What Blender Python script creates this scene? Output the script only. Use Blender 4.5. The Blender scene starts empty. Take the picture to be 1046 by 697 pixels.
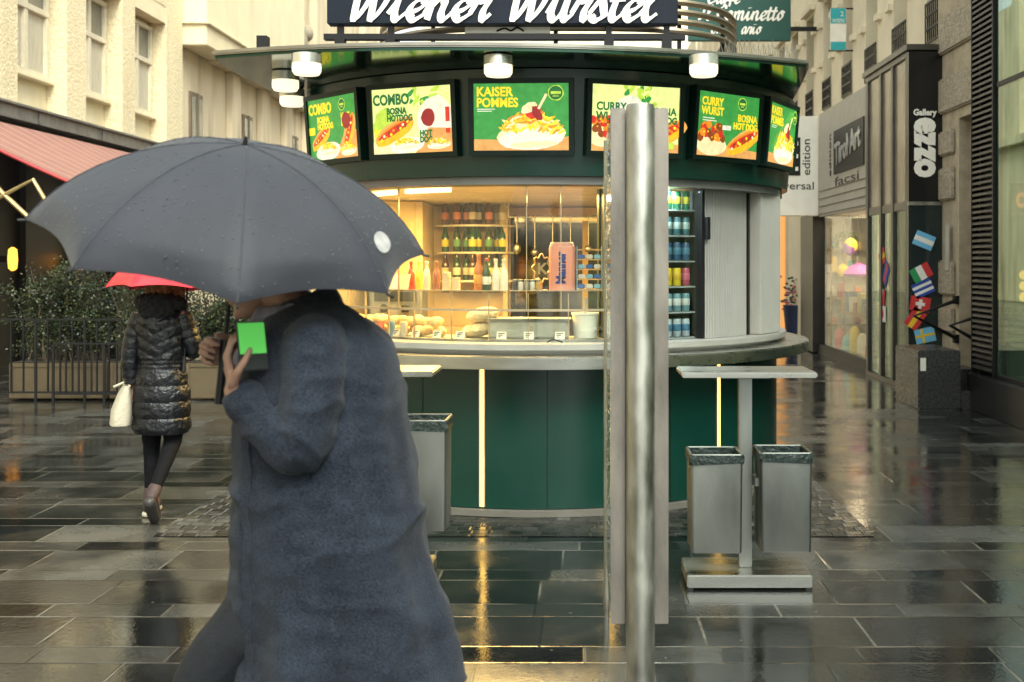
import bpy, bmesh, math, random
from mathutils import Vector, Matrix, noise
random.seed(11)
R = math.radians
sin, cos, pi = math.sin, math.cos, math.pi
sc = bpy.context.scene
COL = sc.collection

# ------------------------------------------------------------------ camera
cd = bpy.data.cameras.new('camera'); cam = bpy.data.objects.new('camera', cd); COL.objects.link(cam)
cam.location = (0, 0, 1.6); cam.rotation_euler = (R(90), 0, 0)
cd.sensor_width = 36; cd.lens = 39.58; cd.shift_x = -0.0688; cd.shift_y = -0.0772
cd.clip_start = 0.05; cd.clip_end = 600
cd.dof.use_dof = True; cd.dof.focus_distance = 6.6; cd.dof.aperture_fstop = 4.0
sc.camera = cam
# ------------------------------------------------------------------ sky, sun, exposure
SUN_EL, SUN_AZ = R(52), R(152)
w = bpy.data.worlds.new('World'); sc.world = w; w.use_nodes = True
nt = w.node_tree; bg = nt.nodes['Background']
sky = nt.nodes.new('ShaderNodeTexSky'); sky.sky_type = 'NISHITA'; sky.sun_disc = False
sky.sun_elevation = SUN_EL; sky.sun_rotation = SUN_AZ; sky.dust_density = 5; sky.air_density = 1.2
hs = nt.nodes.new('ShaderNodeHueSaturation'); hs.inputs['Saturation'].default_value = 0.12
tint = nt.nodes.new('ShaderNodeMixRGB'); tint.blend_type = 'MULTIPLY'; tint.inputs[0].default_value = 1
tint.inputs[2].default_value = (0.955, 1.0, 0.93, 1)
nt.links.new(sky.outputs[0], hs.inputs['Color']); nt.links.new(hs.outputs[0], tint.inputs[1])
nt.links.new(tint.outputs[0], bg.inputs['Color']); bg.inputs['Strength'].default_value = 0.15
sd = bpy.data.lights.new('sun', 'SUN'); sd.energy = 1.25; sd.angle = R(25); sd.color = (1, .975, .86)
so = bpy.data.objects.new('sun', sd); COL.objects.link(so)
so.rotation_euler = (R(90) - SUN_EL, 0, R(180) - SUN_AZ + R(0))
vs = sc.view_settings; vs.view_transform = 'Standard'; vs.look = 'None'; vs.exposure = 1.25; vs.gamma = 1; vs.use_curve_mapping = False

# ------------------------------------------------------------------ materials
def nd(t, kind, **kw):
    n = t.nodes.new(kind)
    for k, v in kw.items(): setattr(n, k, v)
    return n
def mat(name, col, rough=.6, metal=0., var=.15, scale=6., bump=0., bscale=60., spec=.5, coat=0., emis=None, es=0.,
        stretch=(1, 1, 1), rvar=0., dirt=0., sheen=0.):
    m = bpy.data.materials.new(name); m.use_nodes = True
    t = m.node_tree; b = t.nodes['Principled BSDF']; L = t.links.new
    tc = nd(t, 'ShaderNodeNewGeometry'); mp = nd(t, 'ShaderNodeMapping'); mp.inputs['Scale'].default_value = stretch
    L(tc.outputs['Position'], mp.inputs['Vector'])
    n = nd(t, 'ShaderNodeTexNoise'); n.inputs['Scale'].default_value = scale; n.inputs['Detail'].default_value = 6
    L(mp.outputs[0], n.inputs['Vector'])
    r = nd(t, 'ShaderNodeMapRange'); r.inputs[1].default_value = .3; r.inputs[2].default_value = .7
    r.inputs[3].default_value = 1 - var; r.inputs[4].default_value = 1 + var * .7
    L(n.outputs['Fac'], r.inputs[0])
    mx = nd(t, 'ShaderNodeMixRGB', blend_type='MULTIPLY'); mx.inputs[0].default_value = 1
    mx.inputs[1].default_value = (*col, 1); L(r.outputs[0], mx.inputs[2])
    out = mx.outputs[0]
    if dirt:
        n3 = nd(t, 'ShaderNodeTexNoise'); n3.inputs['Scale'].default_value = 1.3; n3.inputs['Detail'].default_value = 8
        mp3 = nd(t, 'ShaderNodeMapping'); mp3.inputs['Scale'].default_value = (1, 1.6, .22)
        L(tc.outputs['Position'], mp3.inputs['Vector']); L(mp3.outputs[0], n3.inputs['Vector'])
        r3 = nd(t, 'ShaderNodeMapRange'); r3.inputs[1].default_value = .5; r3.inputs[2].default_value = .75
        r3.inputs[3].default_value = 0; r3.inputs[4].default_value = dirt
        L(n3.outputs['Fac'], r3.inputs[0])
        m3 = nd(t, 'ShaderNodeMixRGB'); L(r3.outputs[0], m3.inputs[0]); L(out, m3.inputs[1])
        m3.inputs[2].default_value = (col[0] * .38, col[1] * .36, col[2] * .33, 1); out = m3.outputs[0]
    L(out, b.inputs['Base Color'])
    b.inputs['Roughness'].default_value = rough; b.inputs['Metallic'].default_value = metal
    b.inputs['Specular IOR Level'].default_value = spec
    if coat: b.inputs['Coat Weight'].default_value = coat; b.inputs['Coat Roughness'].default_value = .08
    if sheen: b.inputs['Sheen Weight'].default_value = sheen
    if rvar:
        rr = nd(t, 'ShaderNodeMapRange'); rr.inputs[1].default_value = .3; rr.inputs[2].default_value = .7
        rr.inputs[3].default_value = max(.02, rough - rvar); rr.inputs[4].default_value = min(1, rough + rvar)
        L(n.outputs['Fac'], rr.inputs[0]); L(rr.outputs[0], b.inputs['Roughness'])
    if bump:
        n2 = nd(t, 'ShaderNodeTexNoise'); n2.inputs['Scale'].default_value = bscale; n2.inputs['Detail'].default_value = 4
        L(mp.outputs[0], n2.inputs['Vector'])
        bp = nd(t, 'ShaderNodeBump'); bp.inputs['Strength'].default_value = bump; bp.inputs['Distance'].default_value = .02
        L(n2.outputs['Fac'], bp.inputs['Height']); L(bp.outputs[0], b.inputs['Normal'])
    if emis:
        b.inputs['Emission Color'].default_value = (*emis, 1); b.inputs['Emission Strength'].default_value = es
    return m
def glass(name, tintc=(.95, .97, .95), gloss=.0, rough=.0, gcol=(1, 1, 1), ior=1.5):
    m = bpy.data.materials.new(name); m.use_nodes = True; t = m.node_tree; t.nodes.clear()
    o = nd(t, 'ShaderNodeOutputMaterial'); tr = nd(t, 'ShaderNodeBsdfTransparent'); tr.inputs[0].default_value = (*tintc, 1)
    g = nd(t, 'ShaderNodeBsdfGlossy'); g.inputs['Roughness'].default_value = rough; g.inputs[0].default_value = (*gcol, 1)
    gg = nd(t, 'ShaderNodeNewGeometry'); dt = nd(t, 'ShaderNodeVectorMath', operation='DOT_PRODUCT')
    t.links.new(gg.outputs['Incoming'], dt.inputs[0]); t.links.new(gg.outputs['Normal'], dt.inputs[1])
    ab = nd(t, 'ShaderNodeMath', operation='ABSOLUTE'); t.links.new(dt.outputs['Value'], ab.inputs[0])
    su = nd(t, 'ShaderNodeMath', operation='SUBTRACT'); su.inputs[0].default_value = 1; t.links.new(ab.outputs[0], su.inputs[1])
    pw = nd(t, 'ShaderNodeMath', operation='POWER'); t.links.new(su.outputs[0], pw.inputs[0]); pw.inputs[1].default_value = 5
    f0 = ((ior - 1) / (ior + 1)) ** 2
    f = nd(t, 'ShaderNodeMath', operation='MULTIPLY_ADD'); t.links.new(pw.outputs[0], f.inputs[0]); f.inputs[1].default_value = (1 - f0) * .6; f.inputs[2].default_value = f0
    a = nd(t, 'ShaderNodeMath', operation='ADD'); a.use_clamp = True; a.inputs[1].default_value = gloss
    ms = nd(t, 'ShaderNodeMixShader'); L = t.links.new
    L(f.outputs[0], a.inputs[0]); L(a.outputs[0], ms.inputs[0]); L(tr.outputs[0], ms.inputs[1]); L(g.outputs[0], ms.inputs[2])
    L(ms.outputs[0], o.inputs[0]); return m
def lamp_mat(name, col, s):
    m = bpy.data.materials.new(name); m.use_nodes = True; b = m.node_tree.nodes['Principled BSDF']
    b.inputs['Base Color'].default_value = (*col, 1); b.inputs['Emission Color'].default_value = (*col, 1)
    b.inputs['Emission Strength'].default_value = s; return m

def paving(name, setts=False):
    m = bpy.data.materials.new(name); m.use_nodes = True
    t = m.node_tree; b = t.nodes['Principled BSDF']; L = t.links.new
    def M(op, a, c=None, d=None):
        n = nd(t, 'ShaderNodeMath', operation=op)
        for i, v in enumerate((a, c, d)):
            if v is None: continue
            if isinstance(v, (int, float)): n.inputs[i].default_value = v
            else: L(v, n.inputs[i])
        return n.outputs[0]
    g = nd(t, 'ShaderNodeNewGeometry'); P = g.outputs['Position']
    sp = nd(t, 'ShaderNodeSeparateXYZ'); wn = nd(t, 'ShaderNodeTexNoise'); wn.inputs['Scale'].default_value = .9
    L(P, wn.inputs['Vector'])
    L(P, sp.inputs[0]); X = sp.outputs[0]; Y = sp.outputs[1]
    if setts:
        Y = M('ADD', Y, M('MULTIPLY', M('SINE', M('MULTIPLY', X, 2.4)), .05))
        row = M('FLOOR', M('DIVIDE', Y, .095)); ly = M('MULTIPLY', M('FRACT', M('DIVIDE', Y, .095)), .095); h = .095; Ln = .1
    else:
        Pd = .585
        i = M('FLOOR', M('DIVIDE', Y, Pd)); f = M('MULTIPLY', M('FRACT', M('DIVIDE', Y, Pd)), Pd)
        wide = M('LESS_THAN', f, .395)
        row = M('ADD', M('MULTIPLY', i, 2), wide)
        ly = M('SUBTRACT', f, M('MULTIPLY', M('SUBTRACT', 1, wide), .395))
        h = M('ADD', .19, M('MULTIPLY', wide, .205)); Ln = M('ADD', .56, M('MULTIPLY', wide, .14))
    w1 = nd(t, 'ShaderNodeTexWhiteNoise', noise_dimensions='1D'); L(row, w1.inputs['W'])
    u = M('DIVIDE', M('ADD', X, M('MULTIPLY', w1.outputs['Value'], 7.)), Ln)
    cell = M('FLOOR', u); fx = M('MULTIPLY', M('FRACT', u), Ln)
    ed = M('MINIMUM', M('MINIMUM', fx, M('SUBTRACT', Ln, fx)), M('MINIMUM', ly, M('SUBTRACT', h, ly)))
    jt = nd(t, 'ShaderNodeMapRange'); jt.inputs[1].default_value = .003 if not setts else .003
    jt.inputs[2].default_value = .0085 if not setts else .014; L(ed, jt.inputs[0])
    slab = jt.outputs[0]                                       # 1 on the stone, 0 in the joint
    cv = nd(t, 'ShaderNodeCombineXYZ'); L(cell, cv.inputs[0]); L(row, cv.inputs[1])
    w2 = nd(t, 'ShaderNodeTexWhiteNoise', noise_dimensions='2D'); L(cv.outputs[0], w2.inputs['Vector'])
    n1 = nd(t, 'ShaderNodeTexNoise'); n1.inputs['Scale'].default_value = 75; n1.inputs['Detail'].default_value = 5; L(P, n1.inputs['Vector'])
    n2 = nd(t, 'ShaderNodeTexNoise'); n2.inputs['Scale'].default_value = 2.2; n2.inputs['Detail'].default_value = 8; L(P, n2.inputs['Vector'])
    cr = nd(t, 'ShaderNodeValToRGB')
    cr.color_ramp.elements[0].color = (.005, .006, .006, 1); cr.color_ramp.elements[1].color = (.095, .097, .088, 1)
    e = cr.color_ramp.elements.new(.55); e.color = (.027, .029, .027, 1)
    tone = M('ADD', M('MULTIPLY', w2.outputs['Value'], .75), M('MULTIPLY', M('SUBTRACT', n2.outputs['Fac'], .5), .9))
    tone = M('ADD', tone, M('MULTIPLY', M('SUBTRACT', n1.outputs['Fac'], .5), 1.0)); L(tone, cr.inputs[0])
    mj = nd(t, 'ShaderNodeMixRGB')
    jc = nd(t, 'ShaderNodeValToRGB'); jc.color_ramp.elements[0].position = .42; jc.color_ramp.elements[1].position = .6
    jc.color_ramp.elements[0].color = (.012, .012, .011, 1); jc.color_ramp.elements[1].color = (.14, .135, .115, 1) if not setts else (.03, .028, .022, 1)
    nj = nd(t, 'ShaderNodeTexNoise'); nj.inputs['Scale'].default_value = 1.7; nj.inputs['Detail'].default_value = 3; L(P, nj.inputs['Vector'])
    L(nj.outputs['Fac'], jc.inputs[0]); L(jc.outputs[0], mj.inputs[1]); L(slab, mj.inputs[0]); L(cr.outputs[0], mj.inputs[2])
    vo = nd(t, 'ShaderNodeTexVoronoi'); vo.inputs['Scale'].default_value = 7.5; L(P, vo.inputs['Vector'])   # scraps and gum spots
    spot = M('LESS_THAN', vo.outputs['Distance'], .055)
    wsp = nd(t, 'ShaderNodeTexWhiteNoise', noise_dimensions='3D'); L(vo.outputs['Color'], wsp.inputs['Vector'])
    spot = M('MULTIPLY', spot, M('GREATER_THAN', wsp.outputs['Value'], .55))
    ms = nd(t, 'ShaderNodeMixRGB'); L(M('MULTIPLY', spot, .55), ms.inputs[0]); L(mj.outputs[0], ms.inputs[1]); ms.inputs[2].default_value = (.20, .18, .14, 1)
    L(ms.outputs[0], b.inputs['Base Color'])
    n3 = nd(t, 'ShaderNodeTexNoise'); n3.inputs['Scale'].default_value = 1.1; n3.inputs['Detail'].default_value = 7; n3.inputs['Roughness'].default_value = .62; L(P, n3.inputs['Vector'])
    rg = nd(t, 'ShaderNodeMapRange'); rg.inputs[1].default_value = .40; rg.inputs[2].default_value = .66
    rg.inputs[3].default_value = .045 if not setts else .14; rg.inputs[4].default_value = .30 if not setts else .42
    L(M('ADD', n3.outputs['Fac'], M('MULTIPLY', M('SUBTRACT', w2.outputs['Value'], .5), .16)), rg.inputs[0])
    L(rg.outputs[0], b.inputs['Roughness']); b.inputs['Specular IOR Level'].default_value = .8
    # slab tilt + water ripples
    w3 = nd(t, 'ShaderNodeVectorMath', operation='SUBTRACT'); L(w2.outputs['Color'], w3.inputs[0]); w3.inputs[1].default_value = (.5, .5, .5)
    w4 = nd(t, 'ShaderNodeVectorMath', operation='MULTIPLY'); L(w3.outputs[0], w4.inputs[0])
    k = .02 if not setts else .10
    w4.inputs[1].default_value = (k, k, 0)
    w5 = nd(t, 'ShaderNodeVectorMath', operation='ADD'); L(w4.outputs[0], w5.inputs[0]); w5.inputs[1].default_value = (0, 0, 1)
    w6 = nd(t, 'ShaderNodeVectorMath', operation='NORMALIZE'); L(w5.outputs[0], w6.inputs[0])
    n4 = nd(t, 'ShaderNodeTexNoise'); n4.inputs['Scale'].default_value = 28; n4.inputs['Detail'].default_value = 5; L(P, n4.inputs['Vector'])
    hh = M('ADD', M('MULTIPLY', slab, .35 if not setts else 1.), M('MULTIPLY', n4.outputs['Fac'], .34))
    hh = M('ADD', hh, M('MULTIPLY', n1.outputs['Fac'], .16))
    bp = nd(t, 'ShaderNodeBump'); bp.inputs['Strength'].default_value = .30 if not setts else .8; bp.inputs['Distance'].default_value = .006
    L(hh, bp.inputs['Height']); L(w6.outputs[0], bp.inputs['Normal']); L(bp.outputs[0], b.inputs['Normal'])
    return m

MT = {}
def mm(key, *a, **k):
    if key not in MT: MT[key] = mat(key, *a, **k)
    return MT[key]
steel = mm('brushed_steel', (.44, .435, .39), .46, 1., .32, 16, .06, 240, stretch=(1, 1, .4), rvar=.12, dirt=.45)
steel2 = mm('bin_steel', (.31, .32, .30), .44, 1., .3, 5, .06, 200, stretch=(1, 1, .3), rvar=.1, dirt=.4)
bronze_steel = mm('bronze_steel', (.27, .245, .215), .45, .9, .3, 10, .08, 160, stretch=(1, 1, .3), rvar=.12, dirt=.4)
green = mm('kiosk_green', (.003, .034, .024), .25, 0, .15, 3, 0)
green_d = mm('frame_green', (.003, .016, .011), .4, 0, .1, 3, spec=.3)
counter_steel = mm('counter_steel', (.46, .46, .42), .30, 1., .16, 9, .03, 200, stretch=(.3, 1, 1), rvar=.08)
soffit_m = mm('soffit_green', (.03, .07, .05), .10, .75, .1, 3)
black = mm('black_metal', (.010, .010, .011), .45, 0, .1, spec=.3)
blackp = mm('black_plastic', (.015, .016, .017), .35)
navy = mm('navy_board', (.008, .012, .022), .5, 0, .1, spec=.2)
white = mm('white_paint', (.8, .77, .68), .5, 0, .05)
letter_w = mm('letter_white', (.85, .83, .75), .4, 0, .03)
grey_p = mm('grey_paint', (.42, .41, .38), .42, 0, .08, 4, dirt=.15)
sill_m = mm('sill_grey', (.27, .27, .24), .4, 0, .12, 6)
stucco = mm('stucco_cream', (.70, .60, .39), .85, 0, .14, 14, .9, 22, dirt=.2)
smooth_c = mm('smooth_cream', (.73, .63, .42), .8, 0, .06, 2, .06, 50, dirt=.15)
cream_far = mm('cream_weathered', (.62, .52, .36), .85, 0, .16, 1.2, .15, 20, dirt=.75, stretch=(1, 1, .3))
cream_r = mm('cream_facade', (.76, .67, .49), .8, 0, .08, 2, .1, 40, dirt=.22)
stone_m = mm('carved_stone', (.46, .39, .28), .85, 0, .2, 8, .25, 40, dirt=.35)
stone_r = mm('rough_stone', (.42, .36, .27), .9, 0, .3, 24, 1.4, 34)
glass_c = glass('clear_glass')
glass_s = glass('display_glass', (.95, .96, .93), .0, 0, (1, 1, 1), 1.12)
glass_b = glass('shop_glass', (.75, .85, .80), .10)
glass_wet = glass('wet_glass', (.80, .86, .80), .06, .05)

# ------------------------------------------------------------------ builders
class MB:
    def __init__(s): s.v = []; s.f = []; s.mi = []; s.M = None; s.i = 0
    def _add(s, vs_, fs_):
        n = len(s.v)
        for p in vs_:
            p = Vector(p); s.v.append(s.M @ p if s.M else p)
        for f in fs_: s.f.append([a + n for a in f]); s.mi.append(s.i)
    def box(s, x0, x1, y0, y1, z0, z1):
        s._add([(x0, y0, z0), (x1, y0, z0), (x1, y1, z0), (x0, y1, z0), (x0, y0, z1), (x1, y0, z1), (x1, y1, z1), (x0, y1, z1)],
               [(3, 2, 1, 0), (4, 5, 6, 7), (0, 1, 5, 4), (1, 2, 6, 5), (2, 3, 7, 6), (3, 0, 4, 7)])
    def loft(s, rings, caps=True):
        n = len(rings[0]); V = [p for r in rings for p in r]; F = []
        for i in range(len(rings) - 1):
            for j in range(n):
                k = (j + 1) % n; F.append((i * n + j, i * n + k, (i + 1) * n + k, (i + 1) * n + j))
        if caps: F.append(tuple(range(n))[::-1]); F.append(tuple((len(rings) - 1) * n + j for j in range(n)))
        s._add(V, F)
    def tube(s, pts, r, n=10, rad=None, caps=True):
        pts = [Vector(p) for p in pts]; rings = []; up = None
        for i, p in enumerate(pts):
            d = (pts[min(i + 1, len(pts) - 1)] - pts[max(i - 1, 0)]).normalized()
            if up is None:
                up = Vector((0, 0, 1)) if abs(d.z) < .9 else Vector((0, 1, 0))
            a = d.cross(up).normalized(); up = a.cross(d).normalized()
            rr = rad[i] if rad else r
            rings.append([p + (a * cos(2 * pi * j / n) + up * sin(2 * pi * j / n)) * rr for j in range(n)])
        s.loft(rings, caps)
    def lathe(s, prof, c=(0, 0, 0), n=16):
        c = Vector(c)
        s.loft([[c + Vector((r * cos(2 * pi * j / n), r * sin(2 * pi * j / n), z)) for j in range(n)] for r, z in prof])
    def ell(s, c, rx, ry, rz, n=12, m=8, rot=None):
        c = Vector(c); rings = []
        for i in range(m + 1):
            ph = -pi / 2 + pi * i / m
            ph = max(-pi / 2 + .02, min(pi / 2 - .02, ph)); ring = []
            for j in range(n):
                p = Vector((rx * cos(ph) * cos(2 * pi * j / n), ry * cos(ph) * sin(2 * pi * j / n), rz * sin(ph)))
                if rot: p = rot @ p
                ring.append(c + p)
            rings.append(ring)
        s.loft(rings)
    def cap(s, a, ra, b, rb, n=14):                            # rounded tapered capsule
        a = Vector(a); b = Vector(b); d = (b - a); l = max(d.length, 1e-5); d /= l
        pts = []; rad = []
        for k in range(5):
            t = -pi / 2 + .05 + k * (pi / 2 - .05) / 4; pts.append(a + d * ra * sin(t)); rad.append(ra * cos(t))
        for k in range(1, 6):
            t = k * (pi / 2 - .05) / 5 if k < 5 else pi / 2 - .05
            if k == 1: pts.append(b); rad.append(rb)
            pts.append(b + d * rb * sin(t)); rad.append(rb * cos(t))
        s.tube(pts, 0, n, rad)
    def arc(s, r0, r1, z0, z1, a0, a1, n=32, c=None, r0t=None, r1t=None):  # solid curved wall about the kiosk axis, angles in degrees
        c = c or KC; rings = []
        r0t = r0 if r0t is None else r0t; r1t = r1 if r1t is None else r1t
        for i in range(n + 1):
            a = R(a0 + (a1 - a0) * i / n); S, Cc = sin(a), -cos(a)
            rings.append([(c[0] + r0 * S, c[1] + r0 * Cc, z0), (c[0] + r1 * S, c[1] + r1 * Cc, z0),
                          (c[0] + r1t * S, c[1] + r1t * Cc, z1), (c[0] + r0t * S, c[1] + r0t * Cc, z1)])
        s.loft(rings)
    def prism(s, poly, z0, z1):
        n = len(poly)
        s._add([(x, y, z0) for x, y in poly] + [(x, y, z1) for x, y in poly],
               [tuple(range(n))[::-1], tuple(range(n, 2 * n))] + [(i, (i + 1) % n, n + (i + 1) % n, n + i) for i in range(n)])
    def build(s, name, m, parent=None, smooth=False, bevel=0., fix=True):
        me = bpy.data.meshes.new(name)
        off = Vector((0, 0, 0)); q = parent
        while q: off += q.location; q = q.parent
        me.from_pydata([p - off for p in s.v], [], s.f)
        for x in (m if isinstance(m, (list, tuple)) else [m]): me.materials.append(x)
        me.polygons.foreach_set('material_index', s.mi)
        if fix:
            bm = bmesh.new(); bm.from_mesh(me); bmesh.ops.recalc_face_normals(bm, faces=bm.faces)
            if bevel:
                bmesh.ops.bevel(bm, geom=[e for e in bm.edges if e.is_manifold and e.calc_face_angle(0) > .6], offset=bevel, segments=2, affect='EDGES', clamp_overlap=True)
            bm.to_mesh(me); bm.free()
        if smooth:
            me.polygons.foreach_set('use_smooth', [True] * len(me.polygons))
            try: me.set_sharp_from_angle(angle=R(40))
            except Exception: pass
        o = bpy.data.objects.new(name, me); COL.objects.link(o)
        if parent: o.parent = parent
        return o
def tag(o, label, cat, group=None):
    o['label'] = label; o['category'] = cat
    if group: o['group'] = group
    return o
def struct(o): o['kind'] = 'structure'; return o
def thing(name, loc, label, cat, group=None):
    o = bpy.data.objects.new(name, None); COL.objects.link(o); o.location = loc; o.empty_display_size = .1
    return tag(o, label, cat, group)
def copy_tree(o, loc=None, label=None, group=None, parent=None, rz=None):
    c = o.copy(); COL.objects.link(c)
    if parent: c.parent = parent
    if loc is not None: c.location = loc
    if label: c['label'] = label
    if group: c['group'] = group
    if rz is not None: c.rotation_euler = (0, 0, rz)
    for ch in [x for x in o.children]: copy_tree(ch, parent=c)
    return c
F_PX = 1150.
def W(px, py, d):                                             # point at distance d along the street seen at photo pixel
    return Vector(((px - 595) / F_PX * d, d, 1.6 - (py - 268) / F_PX * d))
def crom(pts, k=6):
    pts = [Vector(p) for p in pts]; out = []
    for i in range(len(pts) - 1):
        p0 = pts[max(i - 1, 0)]; p1 = pts[i]; p2 = pts[i + 1]; p3 = pts[min(i + 2, len(pts) - 1)]
        for j in range(k):
            t = j / k
            out.append(.5 * ((2 * p1) + (p2 - p0) * t + (2 * p0 - 5 * p1 + 4 * p2 - p3) * t * t + (3 * p1 - p0 - 3 * p2 + p3) * t ** 3))
    out.append(pts[-1]); return out
def lerp_list(vals, k=6):
    return [v.x for v in crom([(a, 0, 0) for a in vals], k)]
def frame(o, u, v, n):                                        # plane frame -> matrix
    o, u, v, n = Vector(o), Vector(u), Vector(v), Vector(n)
    return Matrix(((u.x, v.x, n.x, o.x), (u.y, v.y, n.y, o.y), (u.z, v.z, n.z, o.z), (0, 0, 0, 1)))
def text(s, M, size, m, name, parent, wfit=None, bold=0., depth=.002, align='LEFT', xs=1.):
    cu = bpy.data.curves.new(name, 'FONT'); cu.body = s; cu.size = size; cu.offset = bold; cu.extrude = depth; cu.align_x = align; cu.resolution_u = 3
    o = bpy.data.objects.new(name, cu); COL.objects.link(o)
    dg = bpy.context.evaluated_depsgraph_get(); dg.update()
    me = bpy.data.meshes.new_from_object(o.evaluated_get(dg)); bpy.data.objects.remove(o)
    if wfit and len(me.vertices):
        xs_ = [v.co.x for v in me.vertices]; xs = wfit / max(1e-4, max(xs_) - min(xs_))
    off = Vector((0, 0, 0)); q = parent
    while q: off += q.location; q = q.parent
    for v in me.vertices:
        p = v.co.copy(); p.x *= xs; v.co = (M @ p) - off
    me.materials.clear(); me.materials.append(m)
    o = bpy.data.objects.new(name, me); COL.objects.link(o); o.parent = parent
    return o
GL = {
 'W': (1.38, [[(-.05, 1.45), (.12, 1.68), (.25, 1.3), (.28, .5), (.34, .02), (.55, .6), (.76, 1.6)], [(.76, 1.6), (.78, .6), (.84, .02), (1.08, .6), (1.22, 1.35), (1.18, 1.66), (1.05, 1.5)]]),
 'i': (.48, [[(-.1, .3), (.12, .95)], [(.12, 1.), (.1, .35), (.2, .0), (.42, .3)], [(.16, 1.42), (.18, 1.36)]]),
 'e': (.58, [[(-.06, .28), (.3, .5), (.46, .8), (.3, 1.0), (.1, .72), (.06, .35), (.24, .0), (.54, .3)]]),
 'n': (.78, [[(-.06, .3), (.1, 1.)], [(.1, 1.), (.06, 0)], [(.08, .55), (.3, .98), (.46, .85), (.44, .3), (.54, .0), (.74, .3)]]),
 'm': (1.1, [[(.06, 1.), (.06, 0)], [(.08, .55), (.28, .98), (.4, .85), (.38, 0)], [(.4, .55), (.6, .98), (.74, .85), (.72, .3), (.82, 0), (1.04, .3)]]),
 'r': (.55, [[(-.06, .3), (.12, 1.1)], [(.12, 1.1), (.2, .92), (.4, .92), (.32, .4), (.38, .0), (.56, .3)]]),
 'u': (.76, [[(-.06, .3), (.1, 1.)], [(.1, 1.), (.06, .3), (.2, 0), (.4, .35), (.48, 1.)], [(.48, 1.), (.46, .3), (.56, 0), (.74, .3)], [(.14, 1.42), (.16, 1.36)], [(.42, 1.42), (.44, 1.36)]]),
 's': (.55, [[(-.06, .3), (.22, 1.08)], [(.22, 1.08), (.34, .6), (.38, .2), (.2, -.02), (.02, .14)], [(.3, .02), (.54, .3)]]),
 't': (.46, [[(.2, 1.5), (.1, .4), (.2, 0), (.44, .3)], [(-.08, 1.0), (.4, 1.04)]]),
 'l': (.5, [[(-.06, .3), (.3, 1.2), (.28, 1.68), (.14, 1.3), (.08, .4), (.2, 0), (.46, .3)]]),
 'a': (.72, [[(.46, .86), (.26, 1.), (.06, .55), (.16, 0), (.38, .35), (.48, 1.)], [(.48, 1.), (.46, .3), (.56, 0), (.7, .3)]]),
 'o': (.6, [[(.28, 1.), (.06, .55), (.2, 0), (.46, .45), (.28, 1.), (.58, .8)]]),
 'C': (.85, [[(.72, 1.3), (.6, 1.66), (.24, 1.3), (.08, .6), (.3, 0), (.8, .4)]]),
 'I': (.6, [[(.0, 1.3), (.3, 1.6), (.55, 1.62)], [(.36, 1.6), (.26, .3), (.0, .06)]]),
 'f': (.5, [[(-.06, .3), (.34, 1.3), (.3, 1.68), (.16, 1.2), (.1, -.4)], [(.1, .4), (.44, .4)]]),
 ' ': (.45, []),
}
def script(words, M, xh, m, name, parent, width, thick=.17, thin=.05, slant=.22, depth=.004):
    mb = MB(); x = 0; adv = sum(GL[c][0] for c in words)
    sx = width / (adv * xh); mb.M = M; nib = Vector((.80, .6)).normalized()
    for c in words:
        a, strokes = GL[c]
        for st in strokes:
            pts = [Vector((p.x, p.y)) for p in crom([(q[0], q[1], 0) for q in st], 7)]
            pts = [Vector(((x + p.x) * sx * xh + slant * p.y * xh, p.y * xh)) for p in pts]
            Lft = []; Rgt = []
            dot = len(st) == 2 and (Vector(st[0]) - Vector(st[1])).length < .12
            for i, p in enumerate(pts):
                d = (pts[min(i + 1, len(pts) - 1)] - pts[max(i - 1, 0)]).normalized(); nn = Vector((-d.y, d.x))
                wv = (thin + (thick - thin) * abs(d.x * nib.y - d.y * nib.x) ** 1.2) * xh * .5 * (1.5 if not dot else 2.0)
                Lft.append(p + nn * wv); Rgt.append(p - nn * wv)
            n = len(pts); dz = random.random() * .0012
            V = []
            for p in Lft + Rgt: V.append((p.x, p.y, 0))
            for i_, p in enumerate(Lft + Rgt): V.append((p.x, p.y, depth + dz + .003 * (i_ % n) / n))
            Fs = []
            for i in range(n - 1):
                Fs.append((2 * n + i, 2 * n + i + 1, 3 * n + i + 1, 3 * n + i)); Fs.append((i, n + i, n + i + 1, i + 1))
                Fs.append((i, i + 1, 2 * n + i + 1, 2 * n + i)); Fs.append((n + i, 3 * n + i, 3 * n + i + 1, n + i + 1))
            Fs.append((0, 2 * n, 3 * n, n)); Fs.append((n - 1, 2 * n - 1, 4 * n - 1, 3 * n - 1))
            mb._add(V, Fs)
        x += a
    return mb.build(name, m, parent)
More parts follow.
